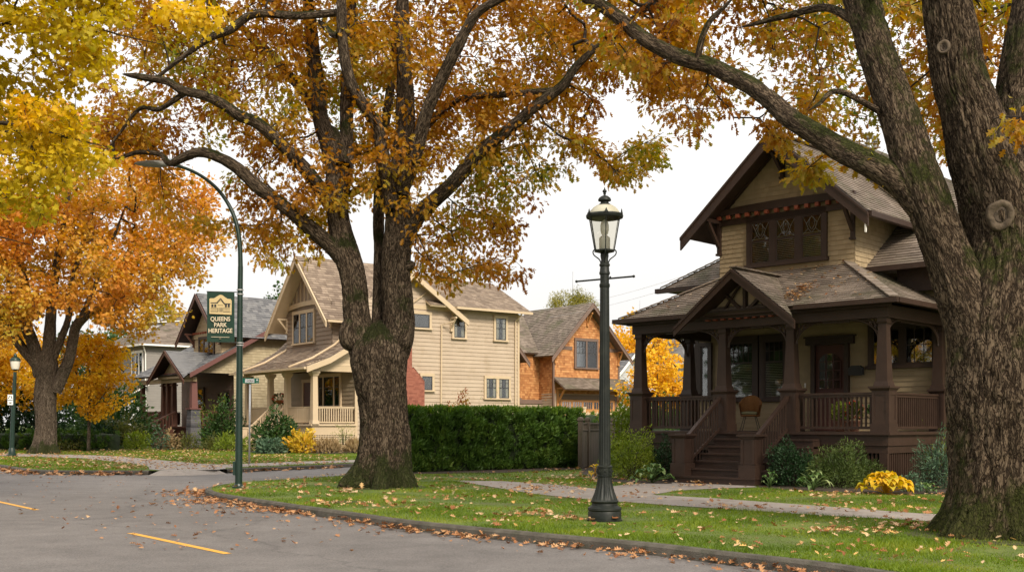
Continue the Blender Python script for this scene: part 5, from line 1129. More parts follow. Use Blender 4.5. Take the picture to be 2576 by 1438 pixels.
def catmull(P,step):
    out=[]; n=len(P)
    for i in range(n-1):
        p0=P[max(i-1,0)];p1=P[i];p2=P[i+1];p3=P[min(i+2,n-1)]
        L=np.linalg.norm(p2[:3]-p1[:3]); k=max(1,int(L/step))
        for j in range(k):
            t=j/k; out.append(.5*((2*p1)+(-p0+p2)*t+(2*p0-5*p1+4*p2-p3)*t*t+(-p0+3*p1-3*p2+p3)*t**3))
    out.append(P[-1]); return np.array(out)
class Trunk:
    def __init__(s): s.v=[];s.f=[];s.bk=[];s.nodes=[]
    def limb(s,path,seg=None,step=None,flare=0,rough=1.0,base=(0,0,0),nodes=True,lump=1.0):
        """path: rows x,y,z,r (world); base is the tree's origin"""
        P=np.array(path,float); e_=P[-1]+(P[-1]-P[-2])*.5; e_[3]=P[-1,3]*.2; P=np.vstack([P,e_]); R0=P[:,3].max(); step=step or max(.05,R0*.16); seg=seg or int(max(8,min(150,2*math.pi*R0/.035)))
        Q=catmull(P,step); Q[:,:3]-=np.array(base); Q[:,3]=np.maximum(Q[:,3],.008); n=len(Q); b=len(s.v); x=None; Lg=random.uniform(0,50)
        for i in range(n):
            p=Vector(Q[i,:3]); d=Vector(Q[min(i+1,n-1),:3]-Q[max(i-1,0),:3]).normalized()
            if x is None: x=Vector((1,0,0)) if abs(d.x)<.8 else Vector((0,1,0))
            x=(x-d*x.dot(d)).normalized(); y=d.cross(x)
            if i: Lg+=(Vector(Q[i,:3])-Vector(Q[i-1,:3])).length
            r=Q[i,3]; z=p.z
            for k in range(seg):
                t=2*math.pi*k/seg; c,s_=math.cos(t),math.sin(t); bk=Vector((c*R0,s_*R0,Lg)); rr=r
                if R0>.1:
                    rr*=1+lump*.11*noise.noise((bk.x*1.3,bk.y*1.3,bk.z*.8))+lump*.04*noise.noise((bk.x*3.5,bk.y*3.5,bk.z*2.2))
                    wv=noise.noise((bk.x*4,bk.y*4,bk.z*1.6))*.35
                    f=abs(noise.noise((bk.x*9+wv,bk.y*9+wv,bk.z*2.6))); rr-=min(.04,R0*.07)*rough*math.exp(-(f/.11)**2)
                    f2=abs(noise.noise((bk.x*17,bk.y*17,bk.z*6+9))); rr-=min(.018,R0*.03)*rough*math.exp(-(f2/.12)**2)
                if flare: 
                    rr*=1+flare*math.exp(-max(0,z)/.42)*(.55+.5*math.cos(5*t+1.3+noise.noise((c,s_,3))*2)+.5*noise.noise((c*2,s_*2,7)))
                s.v.append(tuple(p+(x*c+y*s_)*rr)); s.bk.append(tuple(bk))
        for i in range(n-1):
            for k in range(seg): s.f.append((b+i*seg+k,b+i*seg+(k+1)%seg,b+(i+1)*seg+(k+1)%seg,b+(i+1)*seg+k))
        s.f.append(tuple(b+(n-1)*seg+k for k in range(seg)))
        if nodes:
            acc=0
            for i in range(n):
                if i: acc+=np.linalg.norm(Q[i,:3]-Q[i-1,:3])
                if acc>.35 or i==n-1: s.nodes.append(np.array(Q[i,:3])); acc=0
    def build(s,m,parent,name='trunk'):
        me=bpy.data.meshes.new(name); me.from_pydata(s.v,[],s.f); a=me.attributes.new('bk','FLOAT_VECTOR','POINT'); a.data.foreach_set('vector',np.array(s.bk,np.float32).ravel())
        me.polygons.foreach_set('use_smooth',[True]*len(me.polygons)); me.materials.append(m); me.update(); return link(bpy.data.objects.new(name,me),parent)
def grow(nodes,targets,step=.35,wig=.12,up=0.0):
    """join every target to the growing skeleton, nearest first; returns nodes, parent index, tips"""
    nodes=[np.array(n,float) for n in nodes]; n0=len(nodes); par=[-1]*n0; A=np.array(nodes); T_=np.array(targets)
    d0=np.min(np.linalg.norm(T_[:,None]-A[None],axis=2),axis=1); order=np.argsort(d0+NR.random(len(T_))*.6)
    cap=np.zeros((n0+len(T_)*26,3)); cap[:n0]=A; cost=np.zeros(len(cap)); cnt=n0; tips=[]; dirs=[]
    for ti in order:
        t=T_[ti]; dd=np.linalg.norm(cap[:cnt]-t,axis=1)+.18*cost[:cnt]; j=int(np.argmin(dd)); p=cap[j]; L=np.linalg.norm(t-p)
        k=int(min(25,max(1,round(L/step)))); par0=j; c0=cost[j]
        mid=(p+t)/2+unit(1)[0]*L*.14+np.array([0,0,up*L])
        for i in range(1,k+1):
            u=i/k; q=p*(1-u)**2+2*mid*u*(1-u)+t*u*u
            if i<k: q=q+unit(1)[0]*wig*min(1,L)*.5
            cap[cnt]=q; cost[cnt]=c0+L*u; par.append(par0); par0=cnt; cnt+=1
        tips.append(cnt-1); dirs.append((t-mid)/max(.05,np.linalg.norm(t-mid)))
    return cap[:cnt],par,n0,tips,np.array(dirs),order
def branches(name,nd,par,n0,m,parent,rmin=.006,rmax=.06):
    n=len(nd); w=np.zeros(n); 
    for i in range(n-1,n0-1,-1):
        w[i]=max(w[i],1); 
        if par[i]>=n0: w[par[i]]+=w[i]
    idx=np.arange(n0,n); a=nd[[par[i] for i in idx]]; b=nd[idx]; rb=np.minimum(rmax,rmin*np.sqrt(w[idx])); ra=np.array([min(rmax,rmin*math.sqrt(w[par[i]])) if par[i]>=n0 else min(rmax,rmin*1.15*math.sqrt(w[i])) for i in idx])
    d=b-a; L=np.maximum(1e-4,np.linalg.norm(d,axis=1,keepdims=True)); d=d/L; ref=np.where(np.abs(d[:,2:3])<.9,np.array([[0,0,1.]]),np.array([[1.,0,0]])); x=np.cross(d,ref); x/=np.linalg.norm(x,axis=1,keepdims=True); y=np.cross(d,x)
    V=[]; 
    for (q,r) in ((a-d*L*.04,ra),(b+d*L*.04,rb)):
        for k in range(4): t=k*math.pi/2; V.append(q+(x*math.cos(t)+y*math.sin(t))*r[:,None])
    V=np.stack(V,1); F_=np.array([(0,1,5,4),(1,2,6,5),(2,3,7,6),(3,0,4,7)]); m_=len(idx)
    loops=(F_[None]+(np.arange(m_)*8)[:,None,None]).ravel(); me=bpy.data.meshes.new(name); me.vertices.add(m_*8); me.vertices.foreach_set('co',V.ravel().astype(np.float32)); me.loops.add(len(loops)); me.loops.foreach_set('vertex_index',loops.astype(np.int32)); me.polygons.add(m_*4); me.polygons.foreach_set('loop_start',np.arange(0,len(loops),4,dtype=np.int32)); me.polygons.foreach_set('loop_total',np.full(m_*4,4,np.int32)); me.polygons.foreach_set('use_smooth',np.ones(m_*4,bool)); me.update(calc_edges=True)
    me.materials.append(m); return link(bpy.data.objects.new(name,me),parent)
def spray_leaves(name,C,dirs,per,rad,size,tmpl,m,parent,droop=.5,width=1.0,flat=.75,cl=None):
    n=len(C); k=per; cc=np.repeat(C,k,0); dd=np.repeat(dirs,k,0); u=unit(n*k); rr=NR.random((n*k,1))**.6
    off=u*rr*rad; off[:,2]*=flat; P=cc+off-dd*rad*.35; D=u*.8+dd*.5+NR.normal(size=(n*k,3))*.35; D[:,2]-=droop
    N=NR.normal(size=(n*k,3))*.55; N[:,2]+=.8
    base=NR.random(n) if cl is None else cl
    rnd=np.clip(np.repeat(base,k)*.6+NR.random(n*k)*.4,0,1)
    return leaf_cloud(name,P,D,N,size*(.6+.6*NR.random(n*k)),tmpl,m,parent,rnd,width)
def sample_crown(poly,N,Yc,Dp,uc,ru,vmin=None,thr=-.12,ns=.45,seed=0,front=.45):
    """spray centres filling the crown's real volume: the silhouette polygon was measured at the tree's distance, the crown is as deep as it is wide"""
    P=np.array(poly,float); out=[]; u0,u1=P[:,0].min(),P[:,0].max(); v0,v1=P[:,1].min(),P[:,1].max()
    while len(out)<N:
        u=u0+(u1-u0)*NR.random(2000); v=v0+(v1-v0)*NR.random(2000); ok=inpoly(u,v,poly)
        for a,b in zip(u[ok],v[ok]):
            q=min(1,abs(a-uc)/ru); dep=Yc+Dp*math.sqrt(max(.12,1-q*q))*random.uniform(-front,1.1); p=at(a,b,dep)
            if noise.noise((p.x*ns+seed,p.y*ns,p.z*ns*1.2))>thr+random.uniform(-.08,.08): out.append(p)
            if len(out)>=N: break
    return np.array([tuple(p) for p in out])
def W(path,Y,base_px=None,dy=None):
    """measured limb points (u,v,radius px[,depth offset]) -> metres at the tree's own distance"""
    out=[]
    for q in path:
        d=q[3] if len(q)>3 else 0; p=at(q[0],q[1],Y+d); out.append((p.x,p.y,p.z,q[2]*(Y+d)/F))
    return out

M['heart']=mat('dark_heartwood',[(.03,.022,.015),(.09,.065,.045)],.9,18,.1,bump=.8,bscale=30)
def centre_oak():
    b=gnd(960,1224); Y=b.y; t=T('oak_tree','large centre oak, mossy forked trunk with orange and green leaves','tree',b,group='street trees in autumn leaf'); base=tuple(b); k=Trunk()
    k.limb(W([(956,1242,66),(962,1200,64),(967,1140,61),(968,1093,60),(965,1040,59),(962,995,60),(957,940,66),(954,897,72),(955,860,66),(955,830,44),(955,812,18)],Y),step=.06,seg=160,flare=.72,base=base,nodes=False,lump=1.2)
    k.limb(W([(950,985,36),(938,940,42),(922,900,42),(909,855,39),(901,812,36),(897,775,36),(890,701,33),(871,628,32),(853,554,29),(847,490,28),(843,420,26,.2),(828,360,23,.4),(805,290,21,.6),(796,210,19,.9),(788,130,17,1.2),(775,0,14,1.5),(760,-140,10,2)],Y),base=base,lump=1.5)
    k.limb(W([(962,985,38),(972,940,44),(984,900,41),(997,855,41),(1001,812,39),(1000,775,38),(997,701,36),(1000,628,36),(1001,554,34),(998,480,32),(1008,400,25),(1019,330,24),(1020,240,22),(1015,140,19),(1012,0,15),(1020,-150,10)],Y),base=base,lump=1.5)
    k.limb(W([(955,880,22,.3),(952,790,17,.3),(952,700,14,.35),(953,628,13,.5),(952,554,15,.8),(955,470,14,1.2),(965,350,12,2),(985,200,11,2.6),(1000,40,9,3)],Y),base=base)
    k.limb(W([(870,660,22),(835,620,21,-.1),(795,585,20,-.3),(740,538,18,-.5),(690,500,17,-.6),(650,470,17,-.8),(600,425,15,-.9),(560,400,14,-1),(510,383,13,-1),(470,392,12,-.9),(428,410,9,-.8),(402,388,7,-.7),(350,383,6,-.6),(308,395,4,-.6)],Y),base=base)
    k.limb(W([(850,545,20),(815,490,19,-.2),(780,440,18,-.5),(740,395,16,-.8),(690,345,15,-1),(645,308,15,-1.2),(600,290,14,-1.4),(560,262,13,-1.5),(510,240,12,-1.6),(460,228,11,-1.7),(420,205,10,-1.7),(375,197,9,-1.8),(330,190,6,-1.8)],Y),base=base)
    k.limb(W([(860,420,20),(845,345,17,.5),(812,318,16,.8),(780,255,15,1.2),(752,215,14,1.4),(722,185,13,1.6),(690,145,12,1.8),(648,110,11,2),(600,60,8,2.2)],Y),base=base)
    k.limb(W([(855,500,20,.3),(872,420,18,.6),(872,310,17,.8),(875,200,16,1),(882,60,14,1.2),(890,-100,9,1.4)],Y),base=base)
    k.limb(W([(985,520,20,-.3),(972,440,18,-.6),(950,325,16,-.9),(915,265,15,-1.2),(885,215,15,-1.4),(866,140,14,-1.6),(860,60,13,-1.7),(858,-80,9,-1.9)],Y),base=base)
    k.limb(W([(852,90,9,-1.7),(835,85,8,-1.5),(812,62,7,-1.4)],Y),base=base)
    k.limb(W([(1010,480,20,-.3),(1038,410,18,-.6),(1060,330,17,-.9),(1078,270,16,-1.1),(1115,190,15,-1.4),(1150,120,14,-1.7),(1195,40,12,-1.9),(1255,0,10,-2.1),(1330,-30,7,-2.3)],Y),base=base)
    k.limb(W([(1015,600,24),(1040,562,21),(1065,528,20,-.2),(1105,492,19,-.4),(1145,455,18,-.6),(1200,390,17,-.8),(1245,352,16,-.9),(1290,318,15,-1),(1350,265,14,-1.1),(1413,218,12,-1.2),(1452,165,10,-1.3),(1500,120,7,-1.4)],Y),base=base)
    k.limb(W([(1400,228,9,-1.2),(1340,232,8,-1),(1270,238,8,-.6),(1200,242,9,-.1),(1130,265,9,.3),(1060,330,9,.2)],Y),base=base)
    k.limb(W([(870,30,9,-1.6),(750,40,10,-1.4),(640,36,10,-1.3),(580,75,10,-1.2),(530,95,9,-1.1),(465,140,6,-1),(395,195,4,-.9)],Y),base=base)
    k.limb(W([(880,490,10,.4),(915,470,10,.7),(950,455,9,1)],Y),base=base); k.limb(W([(480,232,4,-1.6),(452,243,7,-1.6),(400,275,6,-1.3),(350,275,5,-1.1),(290,350,3,-1)],Y),base=base)
    k.limb(W([(1015,676,14,-.1),(1030,668,13,-.15),(1040,664,9,-.18)],Y),base=base,nodes=False); k.limb(W([(900,885,6,-.1),(884,862,24,-.2),(876,838,22,-.28),(880,810,16,-.2)],Y),base=base,nodes=False); k.limb(W([(1000,885,6,-.1),(1010,862,24,-.2),(1020,838,20,-.2),(1018,805,14,-.15)],Y),base=base,nodes=False)
    k.build(M['barkc'],t)
    poly=[(230,-420),(250,80),(255,180),(262,300),(240,340),(330,380),(400,440),(390,520),(430,560),(520,580),(590,570),(600,640),(650,680),(715,680),(720,610),(760,600),(775,660),(830,640),(850,560),(890,540),(935,500),(1000,540),(1045,560),(1035,680),(1075,735),(1130,730),(1180,690),(1240,715),(1320,705),(1330,655),(1260,640),(1320,590),(1290,560),(1380,520),(1440,440),(1400,415),(1330,400),(1370,380),(1440,380),(1500,420),(1560,455),(1610,455),(1680,385),(1640,360),(1700,330),(1760,330),(1790,250),(1760,-420)]
    C=sample_crown(poly,3300,Y,4.2,960,820,thr=-.09,ns=.6,seed=1,front=.35)
    uu=U0+C[:,0]*F/C[:,1]; zz=C[:,2]; C=C[~((uu>320)&(uu<640)&(zz<8.0)&(C[:,1]<Y+.7))]-np.array(base)   # the street light arm reaches out in front of the crown
    Cs=[c for c in C]
    nd,par,n0,tips,dirs,order=grow(k.nodes,C); branches('twigs',nd,par,n0,M['twig'],t)
    tp=nd[tips]; pz=tp+np.array(base); cl=np.array([.5+.6*noise.noise((p[0]*.35,p[1]*.35,p[2]*.35+5))+.25*random.uniform(-1,1) for p in pz])
    vv=VH-(pz[:,2]-EYE)*F/pz[:,1]; uu=U0+pz[:,0]*F/pz[:,1]
    cl+=-.09+np.where((uu>1380)&(vv>100),.16,0)+np.where((uu<640)&(vv>430),.3,0)
    spray_leaves('crown',tp,dirs,27,.4,.155,OAK,M['oak'],t,cl=np.clip(cl,0,1))
def right_oak():
    b=gnd(2500,1345); Y=b.y; t=T('oak_tree','huge near oak at the right edge, furrowed mossy trunk with pale pruning scar','tree',b,group='street trees in autumn leaf'); base=tuple(b); k=Trunk()
    k.limb(W([(2520,1370,136),(2520,1330,130),(2522,1270,127),(2522,1180,126),(2522,1080,127),(2520,980,131),(2520,900,132),(2520,830,133),(2522,760,124),(2526,690,112),(2524,600,100),(2506,500,96),(2474,400,84),(2446,300,74),(2412,200,66),(2397,100,64),(2380,0,61),(2372,-150,50),(2360,-350,32)],Y),step=.06,seg=200,flare=.42,base=base,nodes=True)
    k.limb(W([(2480,880,80,-.1),(2450,800,74,-.1),(2415,715,66,-.1),(2382,640,58,-.1),(2358,580,56,-.1),(2330,500,54,-.1),(2296,410,53,0),(2275,340,50,.1),(2258,285,49,.2),(2230,210,47,.3),(2205,140,45,.4),(2185,70,44,.5),(2165,0,44,.6),(2145,-80,38,.7),(2120,-200,28,.9)],Y),base=base,step=.06,seg=90)
    k.limb(W([(2320,520,38,-.1),(2270,465,36,0),(2210,425,33,.1),(2160,398,31,.3),(2113,375,30,.5),(2050,335,27,.7),(1988,297,25,1),(1935,250,23,1.3),(1888,215,23,1.6),(1838,190,22,1.9),(1788,166,21,2.2),(1725,148,20,2.5),(1663,122,19,2.8),(1610,90,18,3.1),(1568,55,17,3.3),(1530,25,16,3.5),(1488,2,15,3.7),(1420,-40,12,4.2),(1330,-90,8,4.8)],Y),base=base,step=.05,seg=56)
    k.limb(W([(2530,660,84,.1),(2548,520,78,.2),(2556,420,68,.3),(2562,330,60,.4),(2566,240,56,.5),(2578,140,52,.5),(2592,40,48,.6),(2612,-90,40,.7)],Y),base=base,step=.06,seg=90)
    k.limb(W([(1755,150,9,2.3),(1765,100,8,2.2),(1785,55,7,2.1),(1825,15,5,2)],Y),base=base); k.limb(W([(2230,290,9,.2),(2110,230,7,0),(2060,262,5,-.1)],Y),base=base)
    k.limb(W([(2160,60,12,.6),(2080,20,10,1.2),(1980,40,8,1.8),(1900,60,5,2.2)],Y),base=base); k.limb(W([(2165,30,14,.6),(2230,-60,12,0),(2300,-90,8,-.8)],Y),base=base)
    tr=k.build(M['barkr'],t)
    from mathutils.bvhtree import BVHTree
    bv=BVHTree.FromPolygons([Vector(q) for q in k.v],[f for f in k.f if len(f)==4])
    for (u,v,r,dy) in ((2517,541,30,0),(2374,120,15,0)):
        kn=MB(); rr=r*Y/F; eye=V3=Vector((0,0,EYE))-b; nn=Vector((0,0,0)); hits=[]
        for du,dv in ((0,0),(r*.8,0),(-r*.8,0),(0,r*.8),(0,-r*.8),(r*.5,r*.5),(-r*.5,-r*.5)):
            d_=(at(u+du,v+dv,Y)-b-eye).normalized(); h=bv.ray_cast(eye,d_)
            if h[0] is not None: hits.append(h[0]); nn+=h[1] if h[1].dot(d_)<0 else -h[1]
        c=sum(hits,Vector((0,0,0)))/len(hits); nn.normalize(); c+=nn*.03; MX=Matrix.Translation(c)@nn.to_track_quat('Z','Y').to_matrix().to_4x4(); kn.M=MX@Matrix.Scale(1.12,4,(0,1,0))
        kn.lathe([(rr*1.16,-.2),(rr*1.14,-.05),(rr*1.05,-.008),(rr*.95,.006),(rr*.8,.004),(rr*.58,-.004),(rr*.5,-.03)],seg=40); kn.f=kn.f[:-2]; kn.v=[(x+.02*noise.noise((x*9,z*9,1)),y+.014*noise.noise((x*14,z*14,5)),z+.02*noise.noise((x*9,z*9,3))) for x,y,z in kn.v]; ko=kn.build('pruning_scar',M['knotwood'],tr,smooth=True)
        hw=MB(); hw.M=MX@Matrix.Scale(1.12,4,(0,1,0)); hw.lathe([(rr*.6,-.1),(rr*.585,-.008),(rr*.4,-.016),(rr*.2,-.022),(.005,-.024)],seg=24); hw.build('heartwood',M['heart'],ko,smooth=True)
    poly=[(1380,-420),(1420,-60),(1500,60),(1540,160),(1600,210),(1680,300),(1720,330),(1745,365),(1775,355),(1790,300),(1830,290),(1860,310),(1920,330),(1990,330),(2000,300),(2080,330),(2150,340),(2200,310),(2250,300),(2300,370),(2350,400),(2420,380),(2700,480),(2700,-420)]
    P=sample_crown(poly,1850,Y+4.6,3.4,2150,800,thr=.02,ns=.75,seed=9,front=.7)
    # thinner low down, several hanging clusters
    hang=[(u_+random.uniform(-22,22),v_+random.uniform(-20,20),d_) for u_,v_,d_,n_ in ((2045,430,2.2,9),(1950,338,2.8,7),(2215,205,.8,7),(2130,370,.9,5),(2560,320,-1,6)) for _ in range(n_)]+[(1980,345,3),(2000,365,3),(2050,400,2.6),(2070,425,2.4),(2040,440,2.4),(2030,420,2.5),(2200,215,1.2),(2190,200,1.1),(2210,400,.2),(2230,380,.3),(2130,360,1),(2340,360,1.3),(2310,330,1.6),(1945,330,3.2),(2170,385,.6),(2560,300,-1),(2540,340,1.4)]
    Hh=np.array([tuple(at(u+random.uniform(-6,6),v+random.uniform(-6,6),Y+d)) for u,v,d in hang])
    A=np.concatenate([P,Hh])-np.array(base); nd,par,n0,tips,dirs,order=grow(k.nodes,A); branches('twigs',nd,par,n0,M['twig'],t,rmin=.004,rmax=.035)
    tp=nd[tips]; pz=tp+np.array(base); cl=np.array([.48+.55*noise.noise((p[0]*.45,p[1]*.45,p[2]*.45+5))+.22*random.uniform(-1,1) for p in pz]); uu=U0+pz[:,0]*F/pz[:,1]; cl+=-.06+np.where(uu>1780,.16,0); ish=order>=len(P); cl[ish]=.5
    spray_leaves('crown',tp,dirs,14,.34,.15,OAK,M['oak2'],t,cl=np.clip(cl,0,1))
def left_maple():
    b=gnd(114,1140); Y=b.y; t=T('maple_tree','orange crowned maple with pale multi-stemmed trunk on the far left verge','tree',b,group='street trees in autumn leaf'); base=tuple(b); k=Trunk(); w=lambda *p:W(list(p),Y)
    k.limb(w((114,1146,31),(114,1120,27),(115,1080,25),(115,1030,25),(115,980,27),(118,930,26),(120,890,20)),flare=.5,base=base,step=.14,seg=90,nodes=False)
    for q in ([(100,945,15),(90,915,14),(70,892,13),(45,860,12),(20,822,11),(0,790,10),(-50,730,8),(-110,640,6)],[(108,940,16),(85,870,15),(66,820,14),(60,765,13),(62,700,10),(40,620,7),(20,540,5)],[(120,930,18),(124,870,16),(129,792,13),(135,720,11),(150,620,9),(170,520,7),(170,430,5)],[(140,985,15),(158,940,15),(174,900,14),(184,850,13),(192,820,12),(215,795,11),(245,776,9),(292,715,7),(340,680,5),(400,640,3)],[(135,900,10),(152,855,9),(172,800,8),(175,740,7),(200,640,6),(230,540,4)],[(95,880,8),(80,840,7),(40,780,5),(20,700,3)],[(190,825,8),(230,740,6),(270,640,5),(300,560,3)]): k.limb(w(*q),base=base)
    k.build(M['barkl'],t)
    poly=[(-260,860),(-260,200),(100,250),(330,330),(420,440),(520,440),(565,560),(560,650),(505,660),(530,705),(470,725),(440,700),(425,760),(470,790),(410,800),(380,790),(385,860),(340,850),(300,840),(255,820),(235,790),(185,775),(125,760),(85,800),(40,860),(-60,880)]
    C=sample_crown(poly,1900,Y,7,160,420,thr=-.12,ns=.3,seed=4,front=.8)-np.array(base)
    nd,par,n0,tips,dirs,order=grow(k.nodes,C,step=.7); branches('twigs',nd,par,n0,M['twig'],t,rmin=.011,rmax=.12)
    tp=nd[tips]; cl=np.array([.42+.6*noise.noise((p[0]*.22,p[1]*.22,p[2]*.22+5))+.15*random.uniform(-1,1)-.2*(p[2]>9)*0 for p in tp]); cl+=np.where(tp[:,2]<7.2,.22,0)
    spray_leaves('crown',tp,dirs,32,.75,.2,MAPLE,M['orangeleaf'],t,cl=np.clip(cl,0,1),droop=.3)
def yellow_maple():
    Y=20.0; b=Vector((-15.5,19,0)); t=T('maple_tree','yellow-green maple whose branches hang into the upper left corner','tree',b,group='street trees in autumn leaf'); base=tuple(b); k=Trunk()
    k.limb([(-15.5,19,-.1,.4),(-15.4,19,2,.34),(-15.3,19,4,.3),(-15,19,7,.22),(-14.8,19.2,10,.12),(-14.7,19.2,13,.05)],flare=.5,base=base)
    for z,e in ((4.2,[(-13,19.5,6.0,.1),(-11,19.8,6.9,.07),(-9.3,20,7.0,.04),(-8.0,20,6.7,.02)]),(5.2,[(-13,19.8,7.5,.1),(-10.8,20.5,8.6,.06),(-8.8,20.5,9.1,.03),(-7.3,20.6,8.8,.015)]),(6.4,[(-13,18.5,8.6,.1),(-10.5,18,10,.06),(-7.5,17.5,10.6,.035),(-5.2,17.2,9.6,.015)]),(3.6,[(-13,18.6,4.9,.09),(-11,19,5.3,.05),(-9.4,19.4,4.9,.02)])): k.limb([(-15.3,19,z,.13)]+e,base=base)
    k.build(M['barkl'],t)
    poly=[(-560,-420),(-560,600),(-250,640),(-80,545),(-20,520),(50,520),(90,545),(140,540),(180,480),(240,430),(270,405),(215,370),(200,330),(250,320),(300,282),(280,240),(290,190),(285,130),(230,80),(210,40),(300,50),(330,20),(310,-20),(300,-420)]
    C=sample_crown(poly,1800,Y,2.6,-150,520,thr=-.1,ns=.6,seed=12); E=np.array([tuple(at(u,v,17.2+random.uniform(-.3,.3))) for u,v in ((425,30),(450,22),(478,40),(500,30),(515,48),(530,62),(470,62),(495,70),(440,48),(410,20),(520,28))])
    A=np.concatenate([C,E])-np.array(base); nd,par,n0,tips,dirs,order=grow(k.nodes,A,step=.4); branches('twigs',nd,par,n0,M['twig'],t,rmin=.004,rmax=.04)
    tp=nd[tips]; cl=np.array([.45+.7*noise.noise((p[0]*.5,p[1]*.5,p[2]*.5+5))+.15*random.uniform(-1,1) for p in tp]); cl[order>=len(C)]=.85
    spray_leaves('crown',tp,dirs,22,.34,.125,MAPLE,M['yellowleaf'],t,cl=np.clip(cl,0,1),droop=.4,flat=.6)
centre_oak(); right_oak(); left_maple(); yellow_maple()

def small_tree(name,label,p,h,rx,rz,leaf,n,size,tmpl=MAPLE,bark='barkl',tr=.12,z0=None,group=None,cone=False,per=16,lobes=None,thr=-.12):
    t=T(name,label,'tree',p,group=group); k=Trunk(); z0=z0 or h-rz*1.6
    k.limb([(0,0,-.1,tr),(.05,0,h*.3,tr*.8),(-.05,.1,h*.6,tr*.5),(0,0,h*.93,tr*.12)],base=(0,0,0))
    if not cone:
        for i in range(5): a=i*1.256+random.random(); k.limb([(0,0,h*.3+i*.05*h,tr*.45),(math.cos(a)*rx*.4,math.sin(a)*rx*.4,h*.5+i*.04*h,tr*.3),(math.cos(a)*rx*.75,math.sin(a)*rx*.75,h*.66+i*.03*h,tr*.1)],base=(0,0,0))
    k.build(M[bark],t)
    C=[]
    while len(C)<n:
        u=unit(1)[0]*random.random()**.4; q=np.array([u[0]*rx,u[1]*rx,h-rz+u[2]*rz])
        if cone: zz=random.random()**1.6; r=rx*(1-zz)*(.75+.25*math.sin(zz*40)); a=random.uniform(0,6.283); q=np.array([math.cos(a)*r*random.random()**.3,math.sin(a)*r*random.random()**.3,h*.12+zz*h*.88])
        if noise.noise(tuple(q*(2.2/rx)+p.x))>thr: C.append(q)
    nd,par,n0,tips,dirs,order=grow(k.nodes,np.array(C),step=.6); branches('twigs',nd,par,n0,M['twig'],t,rmin=.008,rmax=.06)
    spray_leaves('crown',nd[tips],dirs,per,size*2.3,size,tmpl,M[leaf],t,droop=.2)
G=gnd; V_=Vector
M['conifergold']=leafmat('olive_gold_needles',[(0,(.09,.09,.015)),(.5,(.22,.2,.03)),(1,(.4,.33,.05))],.3)
bt='trees beyond the gardens'
small_tree('japanese_maple','golden orange maple with slim leaning trunk beside the grey house',at(222,1066,60)-V_((0,0,1.5)),6.7,2.5,2.5,'goldleaf',330,.17,tr=.1,per=22,thr=.02)
small_tree('maple_tree','golden yellow maple behind the far left lamp post',V_((-35,74,0)),8.6,4.2,3.4,'goldleaf',520,.22,tr=.2,per=20)
small_tree('maple_tree','bright yellow maple seen through the dark porch arch',V_((9.9,74,0)),6.3,2.9,2.7,'goldleaf',420,.2,tr=.12)
small_tree('conifer_tree','olive yellow conifer top rising behind the cedar house roof',V_((6.2,112,0)),15.6,2.7,3.6,'conifergold',800,.3,FERN,tr=.25,per=22)
small_tree('maple_tree','amber leaved tree between the cedar house and the dark porch roof',V_((12.6,108,0)),12.5,4.2,5.5,'goldleaf',420,.33,tr=.2)
small_tree('green_tree','small green tree top behind the gap of the two gables left of centre',V_((-26,124,0)),17.2,3,7,'greenleaf',260,.4,tr=.2)
for i,(x,y,h,r,lf,lb) in enumerate([(-44,88,13,6,'goldleaf','amber tree at the left end of the background row'),(-52,100,15,7,'greenleaf','dark green tree behind the amber one at far left'),(-46,122,13,6,'greenleaf','tall green tree rising behind the golden maple'),(-27,112,10,5,'greenleaf','green tree behind the grey house roof'),(9.5,120,7,4.5,'greenleaf','low green tree beyond the cedar garage'),(20,118,9,5,'oliveleaf','olive tree behind the pale house'),(26,112,10,6,'greenleaf','green tree at the right end of the background row'),(-24,8,13,6,'goldleaf','street tree across the main road, nearest one outside the left frame edge'),(-30,-2,14,6.5,'greenleaf','green tree across the main road behind the viewer at left'),(-38,14,14,7,'goldleaf','golden tree across the main road further left'),(-27,22,11,5,'greenleaf','dark green tree across the main road beyond the left frame edge'),(34,30,13,6,'greenleaf','green tree in the garden right of the dark house'),(42,16,14,6.5,'goldleaf','golden tree right of the dark house, outside the frame')]):
    small_tree('background_tree',lb,V_((x,y,0)),h,r,h*.42,lf,300,.42,tr=.25,group=bt,per=14)
M['limegold']=leafmat('yellow_shrub_leaf',[(0,(.3,.28,.03)),(.5,(.55,.38,.04)),(1,(.6,.28,.04))],.3,.8,1.5)
def shrub(label,p,w,h,leaf,n,size,tmpl=OVAL,name='shrub',cat='shrub',flat=1.0,up=.3,lump=.3,stems=7,d=None,group=None,seed=None):
    t=T(name,label,cat,p,group=group); d=d or w; s=seed or random.random()*99
    u=unit(n); u[:,2]=np.abs(u[:,2])**.8; rr=NR.random(n)**.28
    rad=np.array([1+lump*noise.noise((a*1.8+s,b*1.8,c*1.8))*1.6 for a,b,c in u]); C=u*(rr*rad)[:,None]*np.array([w/2,d/2,h*.95]); C[:,2]=np.maximum(C[:,2],.03)
    D=u+NR.normal(size=(n,3))*.6; D[:,2]+=up; N=NR.normal(size=(n,3))*.6+u*.6; N[:,2]+=.5
    cl=np.array([.5+.6*noise.noise((a*3+s,b*3,c*3)) for a,b,c in C]); leaf_cloud('foliage',C,D,N,size*(.6+.7*NR.random(n)),tmpl,M[leaf],t,np.clip(cl*.5+.5*NR.random(n),0,1))
    st=MB()
    for i in range(stems):
        a=random.uniform(0,6.28); r=random.uniform(.2,.8); st.tube([(0.04*math.cos(a),.04*math.sin(a),-.03),(w*.25*r*math.cos(a),d*.25*r*math.sin(a),h*.4),(w*.42*r*math.cos(a),d*.42*r*math.sin(a),h*.8)],[.02,.013,.005],5)
    st.build('stem',M['twig'],t); return t
